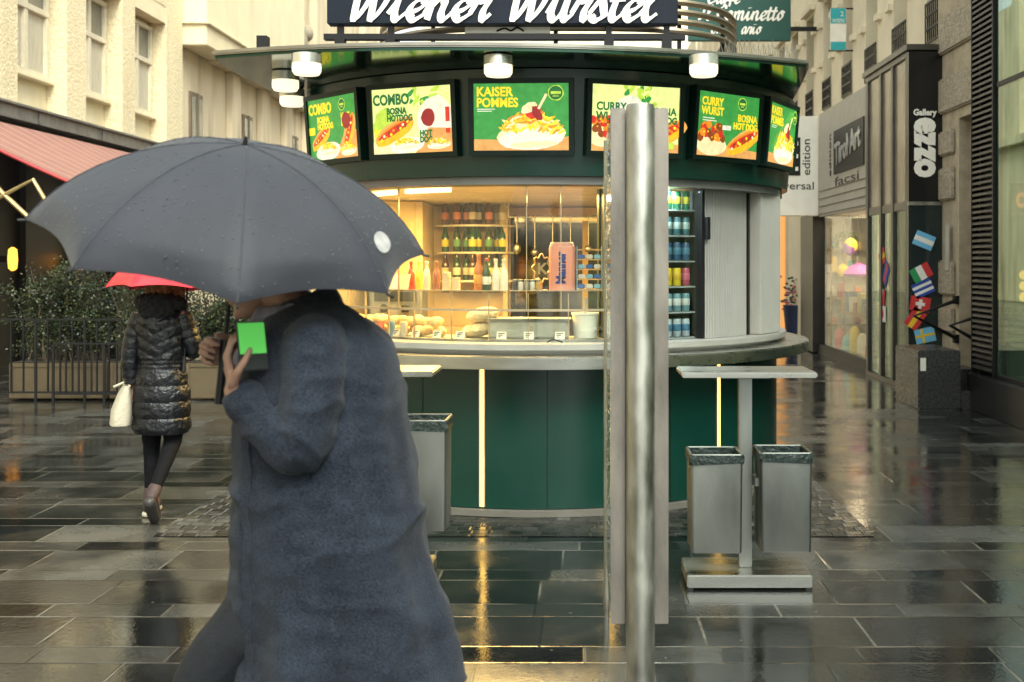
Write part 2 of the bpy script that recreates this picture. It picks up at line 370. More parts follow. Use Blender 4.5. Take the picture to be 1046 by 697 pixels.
def remeshed(mb, name, m, parent, voxel, smooth=6, disp=None):
    me = bpy.data.meshes.new('tmp'); me.from_pydata([tuple(p) for p in mb.v], [], mb.f)
    bm = bmesh.new(); bm.from_mesh(me); bmesh.ops.recalc_face_normals(bm, faces=bm.faces); bm.to_mesh(me); bm.free()
    o = bpy.data.objects.new('tmp', me); COL.objects.link(o)
    rm = o.modifiers.new('r', 'REMESH'); rm.mode = 'VOXEL'; rm.voxel_size = voxel
    sm = o.modifiers.new('s', 'SMOOTH'); sm.iterations = smooth; sm.factor = .5
    dg = bpy.context.evaluated_depsgraph_get(); dg.update()
    m2 = bpy.data.meshes.new_from_object(o.evaluated_get(dg)); bpy.data.objects.remove(o)
    m2.name = name
    if disp:
        nrm = [v.normal.copy() for v in m2.vertices]
        for v, n_ in zip(m2.vertices, nrm): v.co = v.co + n_ * disp(v.co)
    off = Vector((0, 0, 0)); q = parent
    while q: off += q.location; q = q.parent
    for v in m2.vertices: v.co -= off
    m2.materials.clear(); m2.materials.append(m)
    m2.polygons.foreach_set('use_smooth', [True] * len(m2.polygons))
    o = bpy.data.objects.new(name, m2); COL.objects.link(o); o.parent = parent
    return o

# ================================================================== SETTING
KC = (-.29, 8.85)                                             # axis of the kiosk
g = MB(); g._add([(-150, -60, 0), (150, -60, 0), (150, 240, 0), (-150, 240, 0)], [(0, 1, 2, 3)])
struct(g.build('pavement', paving('wet_slabs'), fix=False))
g = MB(); g._add([(-2.5, 6.55, .004), (1.7, 6.55, .004), (1.7, 12.2, .004), (-2.5, 12.2, .004)], [(0, 1, 2, 3)])
struct(g.build('cobble_paving', paving('wet_setts', True), fix=False))

# ------------------------------------------------------------------ left building (cream stucco, deep window bays)
Lb = thing('building', (-9, 20, 0), 'cream stucco building with tall white windows in deep bays behind the awning', 'building')
XF, XB = -8.65, -9.0
piers = [(13.2, 15.0), (16.3, 17.24), (18.88, 19.62), (21.16, 21.77), (23.4, 24.35)]
p = MB()
for a, b in piers: p.box(XB - .02, XF, a, b, 3.9, 6.9)
p.box(XB - .02, XF, 13.2, 24.35, 6.52 + .38, 8.2)
p.build('pier', stucco, Lb)
p = MB(); p.box(XB - .5, XB - .03, 13.2, 24.35, 0, 8.2); p.box(XB - .5, XF, -30, 13.19, 0, 6)  # second box: unseen wall run added to hold back sky light
for (a0, a), (b, b1) in zip(piers, piers[1:]): p.box(XB - .03, XB + .002, a, b, 3.9, 4.55); p.box(XB - .03, XF - .01, a, b, 6.55, 6.9)
p.build('wall', smooth_c, Lb)
frame_m = mm('window_frame', (.62, .56, .42), .5, 0, .1)
pane_m = mm('window_pane', (.16, .16, .13), .12, 0, .4, 1.5, spec=.8)
curtain_m = mm('curtain', (.46, .42, .32), .8, 0, .25, 9, stretch=(1, 6, .3))
for (a0, a), (b, b1) in zip(piers, piers[1:]):
    a += .06; b -= .04; z0, z1, zt = 4.62, 6.46, 5.72
    fr = MB(); X0, X1 = XB + .004, XB + .075
    mid = (a + b) / 2
    for u, v_ in ((a, a + .09), (mid - .06, mid + .06), (b - .09, b)): fr.box(X0, X1, u, v_, z0, z1)
    for u, v_ in ((z0 + .001, z0 + .09), (zt - .05, zt + .05), (z1 - .09, z1 - .001)): fr.box(X0 + .002, X1 + .012, a + .002, b - .002, u, v_)
    fo = fr.build('window', frame_m, Lb, bevel=.008)
    pn = MB(); pn.box(XB + .003, XB + .02, a + .01, b - .01, z0 + .01, zt); pn.build('curtain', curtain_m, fo)
    pn = MB(); pn.box(XB + .003, XB + .02, a + .01, b - .01, zt + .003, z1 - .01); pn.build('pane', pane_m, fo)
    sl = MB(); sl.box(XB + .003, XB + .16, a - .03, b + .02, z0 - .07, z0 - .002); sl.build('sill', smooth_c, fo, bevel=.01)
dark_wall = mm('dark_shopfront', (.014, .013, .012), .4, 0, .2)
dk = MB(); dk.box(XB - .02, XF - .15, 13.2, 24.35, 0, 3.55); 
for y in (14.3, 15.9, 17.6, 19.3, 21, 22.6): dk.box(XF - .15, XF - .05, y, y + .16, .02, 3.5)
dk.build('shopfront', dark_wall, Lb)
gm = mm('zinc', (.20, .20, .19), .45, .4, .25, 6, dirt=.4)
gt = MB(); gt.box(XF - .2, XF + .24, 13.2, 24.3, 3.72, 3.92); gt.box(XF - .2, XF + .30, 13.19, 24.31, 3.92, 3.96)
for y in (15.1, 17.4, 19.7, 22): gt.box(XF + .24, XF + .255, y, y + .05, 3.72, 3.92)
gt.build('gutter', gm, Lb, bevel=.01)
dkb = MB(); dkb.box(XF - .2, XF + .05, 13.2, 24.3, 3.56, 3.72); dkb.build('cornice', black, Lb)

# wall lamps of the restaurant
lampc = lamp_mat('sconce_glow', (1, .38, .04), 1.6)
for i, (px, py, hpx) in enumerate(((13, 265, 24), (83, 268, 16))):
    d = 14.25 + i * 5.0
    X = XF + .02 if i else -7.18
    if i == 0: d = 14.2
    c = Vector((XF + .10, d if i == 0 else 19.38, 1.6))
    c.y = 8.55 * 1150 / (595 - px); c.z = 1.6 + (268 - py) / 1150 * c.y
    t = thing('wall_lamp', c, ['larger glowing amber wall lamp at the left edge of the dark restaurant front', 'smaller glowing amber wall lamp above the hedge'][i], 'wall lamp', 'amber wall lamps')
    hh = hpx / 2 / 1150 * c.y
    q = MB(); q.lathe([(.02, -hh), (.06, -hh * .8), (.07, 0), (.06, hh * .8), (.02, hh)], c, 12); q.build('lamp_shade', lampc, t, True)
    q = MB(); q.box(XF - .16, c.x - .075, c.y - .02, c.y + .02, c.z - .05, c.z + .05); q.build('bracket', black, t)

# awning
aw = thing('awning', (-8.3, 14.0, 3.6), 'faded red striped awning sloping out from the cream building', 'awning')
awm = mat('awning_cloth', (.25, .115, .09), .8, 0, .12, 5)
tt = awm.node_tree; bb = tt.nodes['Principled BSDF']
geo = nd(tt, 'ShaderNodeNewGeometry'); sx_ = nd(tt, 'ShaderNodeSeparateXYZ'); tt.links.new(geo.outputs['Position'], sx_.inputs[0])
ma = nd(tt, 'ShaderNodeMath', operation='MULTIPLY'); ma.inputs[1].default_value = 2.1; tt.links.new(sx_.outputs[1], ma.inputs[0])
mf = nd(tt, 'ShaderNodeMath', operation='FRACT'); tt.links.new(ma.outputs[0], mf.inputs[0])
ml = nd(tt, 'ShaderNodeMath', operation='LESS_THAN'); ml.inputs[1].default_value = .16; tt.links.new(mf.outputs[0], ml.inputs[0])
mxs = nd(tt, 'ShaderNodeMixRGB'); tt.links.new(ml.outputs[0], mxs.inputs[0])
old = bb.inputs['Base Color'].links[0].from_socket; tt.links.new(old, mxs.inputs[1]); mxs.inputs[2].default_value = (.31, .19, .14, 1)
tt.links.new(mxs.outputs[0], bb.inputs['Base Color'])
y0, y1 = 14.0, 22.5
xa, za, xb, zb = -8.39, 3.62, -5.9, 2.42
q = MB()
q.loft([[(xa + (xb - xa) * k / 8, y0, za + (zb - za) * k / 8 - .05 * sin(pi * k / 8)), (xa + (xb - xa) * k / 8, y1, za + (zb - za) * k / 8 - .05 * sin(pi * k / 8)),
         (xa + (xb - xa) * k / 8, y1, za + (zb - za) * k / 8 - .012 - .05 * sin(pi * k / 8)), (xa + (xb - xa) * k / 8, y0, za + (zb - za) * k / 8 - .012 - .05 * sin(pi * k / 8))] for k in range(9)])
q.build('awning_cloth', awm, aw)
q = MB(); q.tube([(xb, y0 - .02, zb - .02), (xb, y1, zb - .02)], .035, 10); q.build('front_rail', black, aw, True)
redm = mm('red_trim', (.35, .03, .03), .6)
q = MB(); q.tube([(xa + (xb - xa) * k / 8, y0 - .008, za + (zb - za) * k / 8 - .03 - .05 * sin(pi * k / 8)) for k in range(9)], .022, 6); q.build('edge_trim', redm, aw)
goldm = mm('brass', (.42, .31, .15), .4, .8)
q = MB(); d = 13.6
q.tube([W(-12, 181, d), W(2, 197, d), W(30, 223, d), W(56, 223, d)], .03, 8)
q.tube([W(-14, 210, d), W(2, 201, d), W(34, 184, d), W(56, 221, d)], .03, 8)
q.build('folding_arm', goldm, aw)

# second building on the left (weathered) with the oriel
L2 = thing('building', (-9, 33, 0), 'weathered beige building with a projecting bay and streaked lower wall', 'building')
q = MB(); q.box(-9.3, -8.75, 24.36, 70, 0, 12); 
for y in (27.6, 30.2, 32.6, 35, 37.4, 40): q.box(-8.75, -8.58, y, y + .7, 0, 6.25)
for y in (28, 32, 36, 40, 44, 48): q.box(-8.75, -8.5, y, y + .8, 6.6, 12)
q.box(-8.75, -8.45, 26.2, 70, 6.25, 6.6)
q.build('wall', cream_far, L2, bevel=.02)
q = MB(); q.prism([(-8.74, 24.4), (-8.15, 24.4), (-8.15, 33), (-8.74, 33)], 6.30, 10); q.box(-8.745, -8.08, 24.34, 33.05, 6.75, 6.82)
q.build('oriel', smooth_c, L2, bevel=.02)
for y in (25.0, 28.9, 33.7):
    q = MB(); q.box(-8.76, -8.70, y, y + .8, 2.4, 5.4); q.box(-8.70, -8.66, y + .36, y + .44, 2.4, 5.4)
    f_ = q.build('window', mm('brown_frame', (.16, .12, .08), .6), L2)
    q = MB(); q.box(-8.695, -8.685, y + .06, y + .34, 2.5, 5.3); q.box(-8.695, -8.685, y + .46, y + .74, 2.5, 5.3); q.build('pane', pane_m, f_)
q = MB(); q.ell((-8.6, 34.2, 8.1), .25, .5, .8); q.ell((-8.6, 34.0, 9.), .2, .3, .3); q.ell((-8.45, 34.5, 8.6), .2, .3, .25); q.build('relief', mm('dark_relief', (.30, .26, .19), .9), L2, True)
# building closing the street
L3 = thing('building', (-2, 62, 0), 'pale building closing the far end of the street behind the kiosk', 'building')
q = MB(); q.box(-9, 6, 62, 70, 0, 16); q.build('wall', cream_r, L3)
for i in range(6):
    for k in range(3):
        q = MB(); q.box(-7.6 + i * 2.2, -6.5 + i * 2.2, 61.9, 62.02, 1.6 + k * 4.2, 4 + k * 4.2); q.build('window', pane_m, L3)

# ------------------------------------------------------------------ right side: long cream facade
Rb = thing('building', (4.7, 25, 0), 'long cream facade with small window balconies on the right of the street', 'building')
XR = 4.62
q = MB(); q.box(XR + .35, XR + .8, 14.1, 60, 0, 11)
ys = [14.75 + 1.62 * i for i in range(20)]
prev = 14.1
for y in ys:
    q.box(XR, XR + .36, prev, y - .36, 4.2, 11); prev = y + .36
q.box(XR, XR + .36, prev, 60, 4.2, 11)
for y in ys: q.box(XR + .002, XR + .358, y - .36, y + .36, 6.55, 7.3); q.box(XR + .002, XR + .358, y - .36, y + .36, 4.2, 4.45)
q.box(XR - .06, XR + .36, 14.1, 60, 3.95, 4.2)
q.build('wall', cream_r, Rb)
for y in ys[:13]:
    q = MB(); q.box(XR - .10, XR - .002, y - .5, y + .5, 6.62, 6.72); q.build('window_hood', cream_r, Rb)
    for a_ in (-.51, .51):
        for z_ in (5.35, 6.1):
            q = MB(); q.box(XR - .07, XR - .002, y + a_ - .11, y + a_ + .11, z_, z_ + .1); q.build('ledge', cream_r, Rb)
rail_m = black
for i, y in enumerate(ys[:12]):
    q = MB(); q.box(XR + .20, XR + .24, y - .355, y + .355, 4.46, 6.54); f_ = q.build('window', frame_m, Rb)
    q = MB(); q.box(XR + .19, XR + .198, y - .29, y - .03, 4.5, 6.5); q.box(XR + .19, XR + .198, y + .03, y + .29, 4.5, 6.5); q.build('pane', mm('dark_pane', (.02, .022, .022), .1, spec=.8), f_)
    q = MB()
    for k in range(9): q.box(XR - .03, XR - .015, y - .34 + k * .085, y - .325 + k * .085, 4.5, 5.02)
    for z in (4.5, 4.68, 4.86, 5.02): q.box(XR - .032, XR - .013, y - .35, y + .35, z, z + .03)
    q.build('balcony_railing', rail_m, Rb)
# ground-floor piers and shop behind the glass
q = MB(); q.box(4.06, 4.62, 20.9, 22.2, 0, 4.0); q.box(4.2, 4.62, 23.2, 60, 0, 3.95); q.build('ground_floor_pier', cream_r, Rb)
q = MB(); q.box(4.04, 4.4, 19.75, 20.85, 0.02, 2.42); q.build('dark_pier', dark_wall, Rb)

# facsimile shop front (sign band with siding) and projecting sign
siding = mm('grey_siding', (.44, .41, .34), .6, 0, .08)
sg = thing('shop_sign', (4.1, 18, 2.4), 'grey cream shop sign band along the street with a black square and silver letters', 'shop sign')
q = MB(); q.box(4.10, 4.6, 16.3, 19.52, 2.38, 4.15)
q.build('sign_board', siding, sg)
q = MB()
for k in range(4): q.box(4.085, 4.099, 16.3, 19.5, 2.42 + k * .13, 2.43 + k * .13)
q.build('siding_groove', mm('groove', (.2, .19, .16), .7), sg)
q = MB(); q.box(4.08, 4.098, 16.35, 18.3, 3.02, 3.72); q.build('black_square', black, sg)
Ms = frame((4.078, 18.2, 3.2), (0, -1, 0), (0, 0, 1), (-1, 0, 0))
text('Tirol Art', frame((4.075, 18.15, 3.15), (0, -.98, .1), (0, .1, .98), (-1, 0, 0)), .5, mm('silver', (.6, .6, .58), .3, .8), 'silver_letters', sg, wfit=1.7, bold=.012, depth=.01)
text('edition', frame((4.095, 18.55, 3.0), (0, 0, 1), (0, 1, 0), (-1, 0, 0)), .22, black, 'lettering', sg, wfit=.7)
text('facsi', frame((4.095, 18.3, 2.83), (0, -1, 0), (0, 0, 1), (-1, 0, 0)), .2, black, 'lettering', sg, wfit=1.6)
sp_ = thing('projecting_sign', (3.8, 19.6, 2.4), 'white projecting shop sign with black square facing the camera beside the kiosk', 'shop sign')
q = MB(); q.box(3.05, 4.095, 19.54, 19.72, 2.40, 4.13); q.build('sign_board', white, sp_, bevel=.01)
q = MB(); q.box(3.1, 3.78, 19.53, 19.538, 3.1, 3.76); q.build('black_square', black, sp_)
q = MB()
for z in (3.18, 3.40, 3.62): q.box(3.58, 3.74, 19.52, 19.529, z, z + .07)
q.box(3.5, 3.578, 19.52, 19.529, 3.18, 3.69); q.build('lettering', letter_w, sp_)
text('edition', frame((3.95, 19.535, 3.1), (0, 0, 1), (-1, 0, 0), (0, -1, 0)), .2, black, 'lettering', sp_, wfit=.62)
text('universal', frame((3.2, 19.535, 2.86), (1, 0, 0), (0, 0, 1), (0, -1, 0)), .19, black, 'lettering', sp_, wfit=.8)

# gift shop window with merchandise
gs = thing('shop_window', (4.2, 18, 0), 'lit gift shop window with palm and colourful goods right of the kiosk', 'shop window')
bk = MB(); bk.box(5.6, 5.7, 16.1, 19.7, 0, 2.4); bk.box(4.25, 5.6, 19.66, 19.74, 0, 2.4); bk.box(4.25, 5.6, 16.06, 16.12, 0, 2.4); bk.box(4.25, 5.6, 16.13, 19.65, 2.37, 2.41)
bk.box(4.2, 5.6, 16.13, 19.65, 0.01, .15)
bk.build('interior', mm('shop_wall', (.55, .50, .40), .8), gs)
q = MB(); q.box(4.15, 4.17, 16.1, 19.7, .18, 2.37); q.build('pane', glass_s, gs)
q = MB(); q.box(4.12, 4.22, 16.1, 19.7, .0, .17); q.box(4.12, 4.22, 16.1, 16.2, .171, 2.37); q.build('window_frame', black, gs)
ld = bpy.data.lights.new('shop_light', 'AREA'); ld.energy = 30; ld.size = 1.2; ld.color = (1, .78, .5); lo = bpy.data.objects.new('shop_light', ld); COL.objects.link(lo); lo.location = (4.9, 17.9, 2.33)
def colm(k, c, r=.6): return mm(k, c, r, 0, .1)
wood_m = mm('wood', (.30, .17, .08), .55, 0, .25, 5, stretch=(1, 1, 8))
t = thing('display_table', (4.7, 18.2, .15), 'low wooden display table inside the gift shop window', 'table')
q = MB(); q.box(4.35, 5.1, 17.2, 19.3, .72, .78); q.build('tabletop', wood_m, t)
for x, y in ((4.4, 17.25), (5.05, 17.25), (4.4, 19.25), (5.05, 19.25)):
    q = MB(); q.box(x - .03, x + .03, y - .03, y + .03, .15, .719); q.build('leg', wood_m, t)
for k in range(7):
    y = 17.35 + k * .28; c_ = [(.6, .35, .1), (.25, .25, .28), (.55, .5, .2), (.4, .15, .1), (.7, .65, .5), (.15, .2, .3), (.5, .28, .1)][k]
    q = MB(); hgt = .14 + .08 * (k % 3); q.box(4.42, 4.62, y, y + .2, .781, .781 + hgt); q.box(4.41, 4.63, y - .01, y + .21, .781 + hgt, .80 + hgt)
    tag(q.build('gift_box', colm('gift_%d' % k, c_), bevel=.006), ['orange', 'slate grey', 'mustard', 'dark red', 'cream', 'navy', 'amber'][k] + ' gift box on the display table in the shop window', 'gift box', 'gift boxes on the shop table')
for k, (px, py, c_, nm) in enumerate(((869, 251, (.85, .6, .03), 'bright yellow'), (861, 277, (.8, .55, .05), 'golden yellow'), (862, 254, (.22, .03, .32), 'violet'), (877, 277, (.40, .06, .45), 'purple'))):
    d = 18.4 if k != 1 else 19.0; c = W(px, py, d)
    c.x = max(c.x, 4.36)
    t = thing('paper_lantern', c, nm + (' wide paper lantern hanging in the shop window' if k == 3 else ' small paper lantern hanging in the shop window'), 'lantern', 'paper lanterns in the shop window')
    rr = .26 if k == 3 else .11
    q = MB(); q.lathe([(rr * .1, .13), (rr * .6, .07), (rr, -.05), (rr * .9, -.1), (rr * .1, -.11)] if k == 3 else [(.02, .12), (rr * .8, .07), (rr, 0), (rr * .8, -.08), (.02, -.12)], c, 14); q.build('shade', colm('lantern_%d' % k, c_), t, True)
    q = MB(); q.tube([(c.x, c.y, c.z + .1), (c.x, c.y, 2.369)], .004, 5); q.build('cord', black, t)
t = thing('wall_shelf', (4.5, 19.5, .15), 'tall wooden shelf of toys at the far end of the gift shop window', 'shelf')
for z in (.5, .95, 1.4, 1.8):
    q = MB(); q.box(4.26, 4.95, 19.38, 19.655, z, z + .03); q.build('shelf_board', wood_m, t)
for x in (4.26, 4.92): q = MB(); q.box(x, x + .03, 19.36, 19.379, .15, 2.2); q.build('upright', wood_m, t)
tn = ['orange', 'teal', 'cream', 'crimson', 'mustard']; tc_ = [(.7, .25, .05), (.05, .3, .3), (.75, .68, .5), (.5, .05, .06), (.7, .5, .06)]
for r_, z in enumerate((.531, .981, 1.431, 1.831)):
    for k in range(4):
        j = (k + r_ * 2) % 5; q = MB(); x = 4.34 + k * .14; hh_ = .12 + .07 * ((k + r_) % 3)
        if (k + r_) % 2: q.lathe([(.03, 0), (.055, .03), (.05, hh_ * .6), (.025, hh_ * .8), (.03, hh_), (.003, hh_ + .01)], (x, 19.47, z), 12)
        else: q.box(x - .05, x + .05, 19.42, 19.52, z, z + hh_); q.box(x - .04, x + .04, 19.414, 19.4195, z + .02, z + hh_ * .6)
        tag(q.build('toy', colm('toy_' + tn[j], tc_[j]), smooth=bool((k + r_) % 2)), '%s %s, %s from the left on the %s board of the gift shop shelf' % (tn[j], 'vase' if (k + r_) % 2 else 'box', ('first', 'second', 'third', 'fourth')[k], ('lowest', 'second', 'third', 'top')[r_]), 'souvenir', 'souvenirs on the toy shelf')
for k in range(5):
    y = 16.7 + k * .5; cc = tc_[(k * 2) % 5]; q = MB(); q.lathe([(.05, .151), (.09, .2), (.08, .35 + .08 * (k % 3)), (.04, .42 + .08 * (k % 3)), (.003, .43 + .08 * (k % 3))], (4.28, y, 0), 14)
    tag(q.build('ceramic_jar', colm('toy_' + tn[(k * 2) % 5], cc), smooth=True), tn[(k * 2) % 5] + ' ceramic jar on the sill at the foot of the gift shop pane', 'jar', 'ceramic jars at the foot of the pane')
t = thing('palm_decoration', (4.5, 19.3, .15), 'thin artificial palm standing in the gift shop window', 'plant')
q = MB(); q.tube(crom([(4.5, 19.3, .15), (4.48, 19.25, 1.2), (4.5, 19.2, 2.0)]), .025, 8); q.build('trunk', wood_m, t, True)
q = MB(); 
for k in range(14):
    a = k * 2.4; l = .28 + .1 * random.random()
    pts = [Vector((4.52, 19.2, 2.0)) + Vector((cos(a) * l * s * .6, sin(a) * l * s, .12 * sin(s * 2.6) - .12 * s * s)) for s in (0, .25, .5, .75, 1)]
    q.tube(pts, .02, 4, rad=[.008, .03, .035, .025, .004])
q.build('frond', mm('palm_leaf', (.12, .15, .03), .6), t)
t = thing('flower_pot', (4.0, 22.6, 0), 'dark blue flower pot with pink flowers beyond the kiosk corner', 'plant')
fp = W(816, 268, 21.5); fx_, fy_ = fp.x, 21.5
t.location = (fx_, fy_, 0)
q = MB(); q.lathe([(.2, .01), (.26, .3), (.30, .75), (.31, .78), (.27, .78)], (fx_, fy_, 0), 16); q.build('pot', colm('navy_pot', (.02, .03, .07), .3), t, True)
q = MB(); q2 = MB()
for k in range(160):
    c = Vector((fx_ + random.gauss(0, .14), fy_ + random.gauss(0, .14), .95 + random.gauss(0, .16)))
    (q if k % 3 else q2).ell(c, .035, .035, .025, 5, 3)
q.build('foliage', mm('plant_green', (.05, .08, .03), .6), t); q2.build('flower', colm('pink_flower', (.5, .1, .16)), t)
# orange-lit doorway far down beside the kiosk
q = MB(); q.box(4.1, 4.19, 23.3, 25.5, .1, 2.6)
tag(q.build('doorway', lamp_mat('warm_doorway', (.9, .42, .12), .25)), 'warm orange lit doorway in the narrow gap right of the kiosk', 'doorway')

# turquoise banner, green restaurant sign
t = thing('banner', (4.4, 19.2, 5.3), 'turquoise and white banner hanging high on the cream facade', 'banner')
a, b = W(848, 52, 19.2), W(864, 9, 19.2)
q = MB(); q.box(a.x, b.x, 19.18, 19.2, a.z, b.z); q.build('cloth', white, t)
tq = colm('turquoise', (.03, .38, .42))
q = MB(); h_ = b.z - a.z; q.box(a.x + .004, b.x - .004, 19.172, 19.179, b.z - h_ * .36, b.z - .004); q.build('printed_band', tq, t); q = MB(); q.box(a.x + .004, b.x - .004, 19.172, 19.179, a.z + .004, a.z + h_ * .2); q.build('printed_band', tq, t)
q = MB(); q.tube([(a.x - .02, 19.22, b.z), (XR, 19.22, b.z)], .015, 6); q.tube([(a.x - .02, 19.22, a.z), (XR, 19.22, a.z)], .015, 6); q.build('bracket', black, t)
text('2', frame((b.x - .1, 19.17, b.z - .14), (1, 0, 0), (0, 0, 1), (0, -1, 0)), .12, letter_w, 'lettering', t)
text('WIEN', frame((a.x + .03, 19.17, b.z - .25), (1, 0, 0), (0, 0, 1), (0, -1, 0)), .1, letter_w, 'lettering', t, wfit=.2)
d = 22.
t = thing('restaurant_sign', W(782, 42, d), 'dark green restaurant sign with white script lettering above the kiosk roof', 'sign')
a, b = W(703, 42, d), W(808, -28, d)
dg_m = mm('sign_green', (.008, .075, .06), .45, 0, .08)
q = MB(); q.box(a.x, b.x, d, d + .12, a.z, b.z); q.build('sign_board', dg_m, t, bevel=.01)
q = MB(); q.box(b.x, XR + .05, d + .03, d + .09, a.z + .2, a.z + .28); q.box(b.x, XR + .05, d + .03, d + .09, b.z - .3, b.z - .22); q.build('bracket', black, t)
for wd_, px, py, xh, wpx in (('Il', 713, 21, .17, 14), ('Caminetto', 731, 21, .17, 69), ('on', 726, 35, .13, 13), ('ario', 757, 35, .13, 20), ('Caffe', 722, 4, .15, 34)):
    o_ = W(px, py, d); script(wd_, frame((o_.x, d - .006, o_.z), (1, 0, 0), (0, 0, 1), (0, -1, 0)), xh, letter_w, 'lettering', t, wpx / 1150 * d, .22, .09)

# gallery portal
gp = thing('gallery_portal', (4.1, 15, 0), 'black gallery portal box with tall white vertical lettering', 'shop portal')
PX, PY0, PY1 = 4.03, 13.95, 16.02
slab_m = mm('portal_metal', (.09, .085, .075), .35, .6, .2, 5)
q = MB()
q.box(PX, 4.6, PY0 + .02, PY1, 4.14, 4.22); q.box(PX, 4.6, PY0 + .02, PY1, 0, .06)
for y in (PY0 + .02, 14.62, 15.2, PY1 - .12): q.box(PX, PX + .09, y, y + .10, .061, 4.139)
q.box(PX + .01, PX + .08, PY0 + .12, PY1 - .12, 2.25, 2.36)
q.box(4.42, 4.6, PY0 + .02, PY1, .061, 4.139)
q.build('frame', slab_m, gp, bevel=.006)
q = MB(); q.box(PX + .03, PX + .05, PY0 + .121, PY1 - .121, 2.361, 4.138); q.build('frosted_panel', mm('frosted_bronze', (.26, .225, .165), .22, .2, .35, 1.6), gp)
q = MB(); q.box(PX + .03, PX + .045, PY0 + .121, PY1 - .121, .07, 2.249); q.build('pane', glass('portal_glass', (.8, .88, .84), .05, 0, (.9, 1, .95), 1.2), gp)
q = MB(); q.box(PX + .002, 4.50, PY0 - .03, PY0 + .019, 2.35, 4.2); fb = q.build('sign_panel', mm('gloss_black', (.008, .009, .010), .2), gp)
q = MB(); q.box(PX + .002, 4.50, PY0 - .025, PY0 + .019, .5, 2.3); q.build('dark_panel', mm('dark_teal_glass', (.010, .022, .024), .12, spec=.7), gp)
q = MB(); q.box(PX + .001, 4.505, PY0 - .035, PY0 + .018, 2.301, 2.345); q.build('trim', steel, gp); q = MB(); q.box(PX - .03, 4.55, PY0 - .06, 16.1, 4.221, 4.29); q.build('cap_plate', slab_m, gp)
# letters run upwards, tops to the left ; photo reads top to bottom of the panel
Mz = lambda px, py: W(px, py, PY0 - .034)
o_ = Mz(936, 121); text('ezzo', frame((o_.x, o_.y, o_.z), (0, 0, -1), (1, 0, 0), (0, -1, 0)), .47, letter_w, 'lettering', gp, wfit=.74, bold=.026)
o_ = Mz(933, 118); text('Gallery', frame((o_.x, o_.y, o_.z), (1, 0, 0), (0, 0, 1), (0, -1, 0)), .105, letter_w, 'lettering', gp, wfit=.29, bold=.004)
# flags stuck on the gallery glass
def flag(px, py, tilt, stripes, label, vertical=False, side=False, cross=None, size=.25):
    if side:
        Y = PX * 1150 / (px - 595); c = Vector((PX + .024, Y, 1.6 - (py - 268) / 1150 * Y)); u = Vector((0, -1, 0)); n = Vector((-1, 0, 0))
        size *= 1.2
    else:
        c = W(px, py, PY0 - .032); u = Vector((1, 0, 0)); n = Vector((0, -1, 0))
    v = Vector((0, 0, 1)); a = R(tilt); u2 = u * cos(a) + v * sin(a); v2 = -u * sin(a) + v * cos(a)
    mb = MB(); mb.M = frame(c, u2, v2, n); ms = []
    wd, ht = size, size * .72; k = len(stripes)
    for i, col in enumerate(stripes):
        mb.i = i; ms.append(colm('flag_%.2f_%.2f_%.2f' % col, col))
        if vertical: mb.box(-wd / 2 + wd * i / k, -wd / 2 + wd * (i + 1) / k, -ht / 2, ht / 2, 0, .003)
        else: mb.box(-wd / 2, wd / 2, ht / 2 - ht * (i + 1) / k, ht / 2 - ht * i / k, 0, .003)
    if cross:
        mb.i = len(ms); ms.append(colm('flag_%.2f_%.2f_%.2f' % cross[0], cross[0])); kx, s1, full = cross[1:]
        if full == 2: mb.ell((0, 0, .003), ht * .26, ht * .26, .003, 12, 4)
        else:
            L_ = wd / 2 if full else ht * .32; H_ = ht / 2 if full else ht * .32
            mb.box(-L_, L_, -s1, s1, .0031, .005); mb.box(kx - s1, kx + s1, -H_, H_, .0033, .0052)
    tag(mb.build('flag', ms), label, 'flag', 'small flags on the gallery glass')
Wt, Rd, Gn, Bl, Yl, Lb_ = (.75, .75, .7), (.55, .03, .03), (.02, .28, .09), (.02, .06, .35), (.75, .5, .02), (.15, .45, .7)
flag(944, 246, -22, [Lb_, Wt, Lb_], 'tilted light blue and white flag at the top of the dark gallery panel')
flag(941, 279, 28, [Gn, Wt, Rd], 'tilted green white and red flag in the middle of the dark gallery panel', True)
flag(943, 295, 24, [Bl, Wt, Bl, Wt, Bl], 'blue and white striped flag above the red flag with a white cross')
flag(940, 311, -8, [Rd], 'red flag with a white cross on the dark gallery panel', cross=(Wt, 0, .02, False))
flag(935, 326, 55, [Rd, Yl, Rd], 'red and yellow flag low on the dark gallery panel')
flag(945, 343, 12, [Lb_], 'blue flag with a yellow cross lowest on the dark gallery panel', cross=(Yl, -.03, .015, True))
flag(899, 264, 20, [Rd, Yl, Rd], 'red and yellow flag on the street side glass of the gallery', side=True)
flag(903, 280, 50, [Bl, Rd, Bl], 'dark blue and red flag on the street side glass of the gallery', side=True)
flag(899, 303, -12, [Gn, Wt, Rd], 'green white and red flag on the street side glass of the gallery', True, side=True)
flag(900, 321, 0, [Wt], 'white flag with a red disc on the street side glass of the gallery', side=True, cross=(Rd, 0, 0, 2))

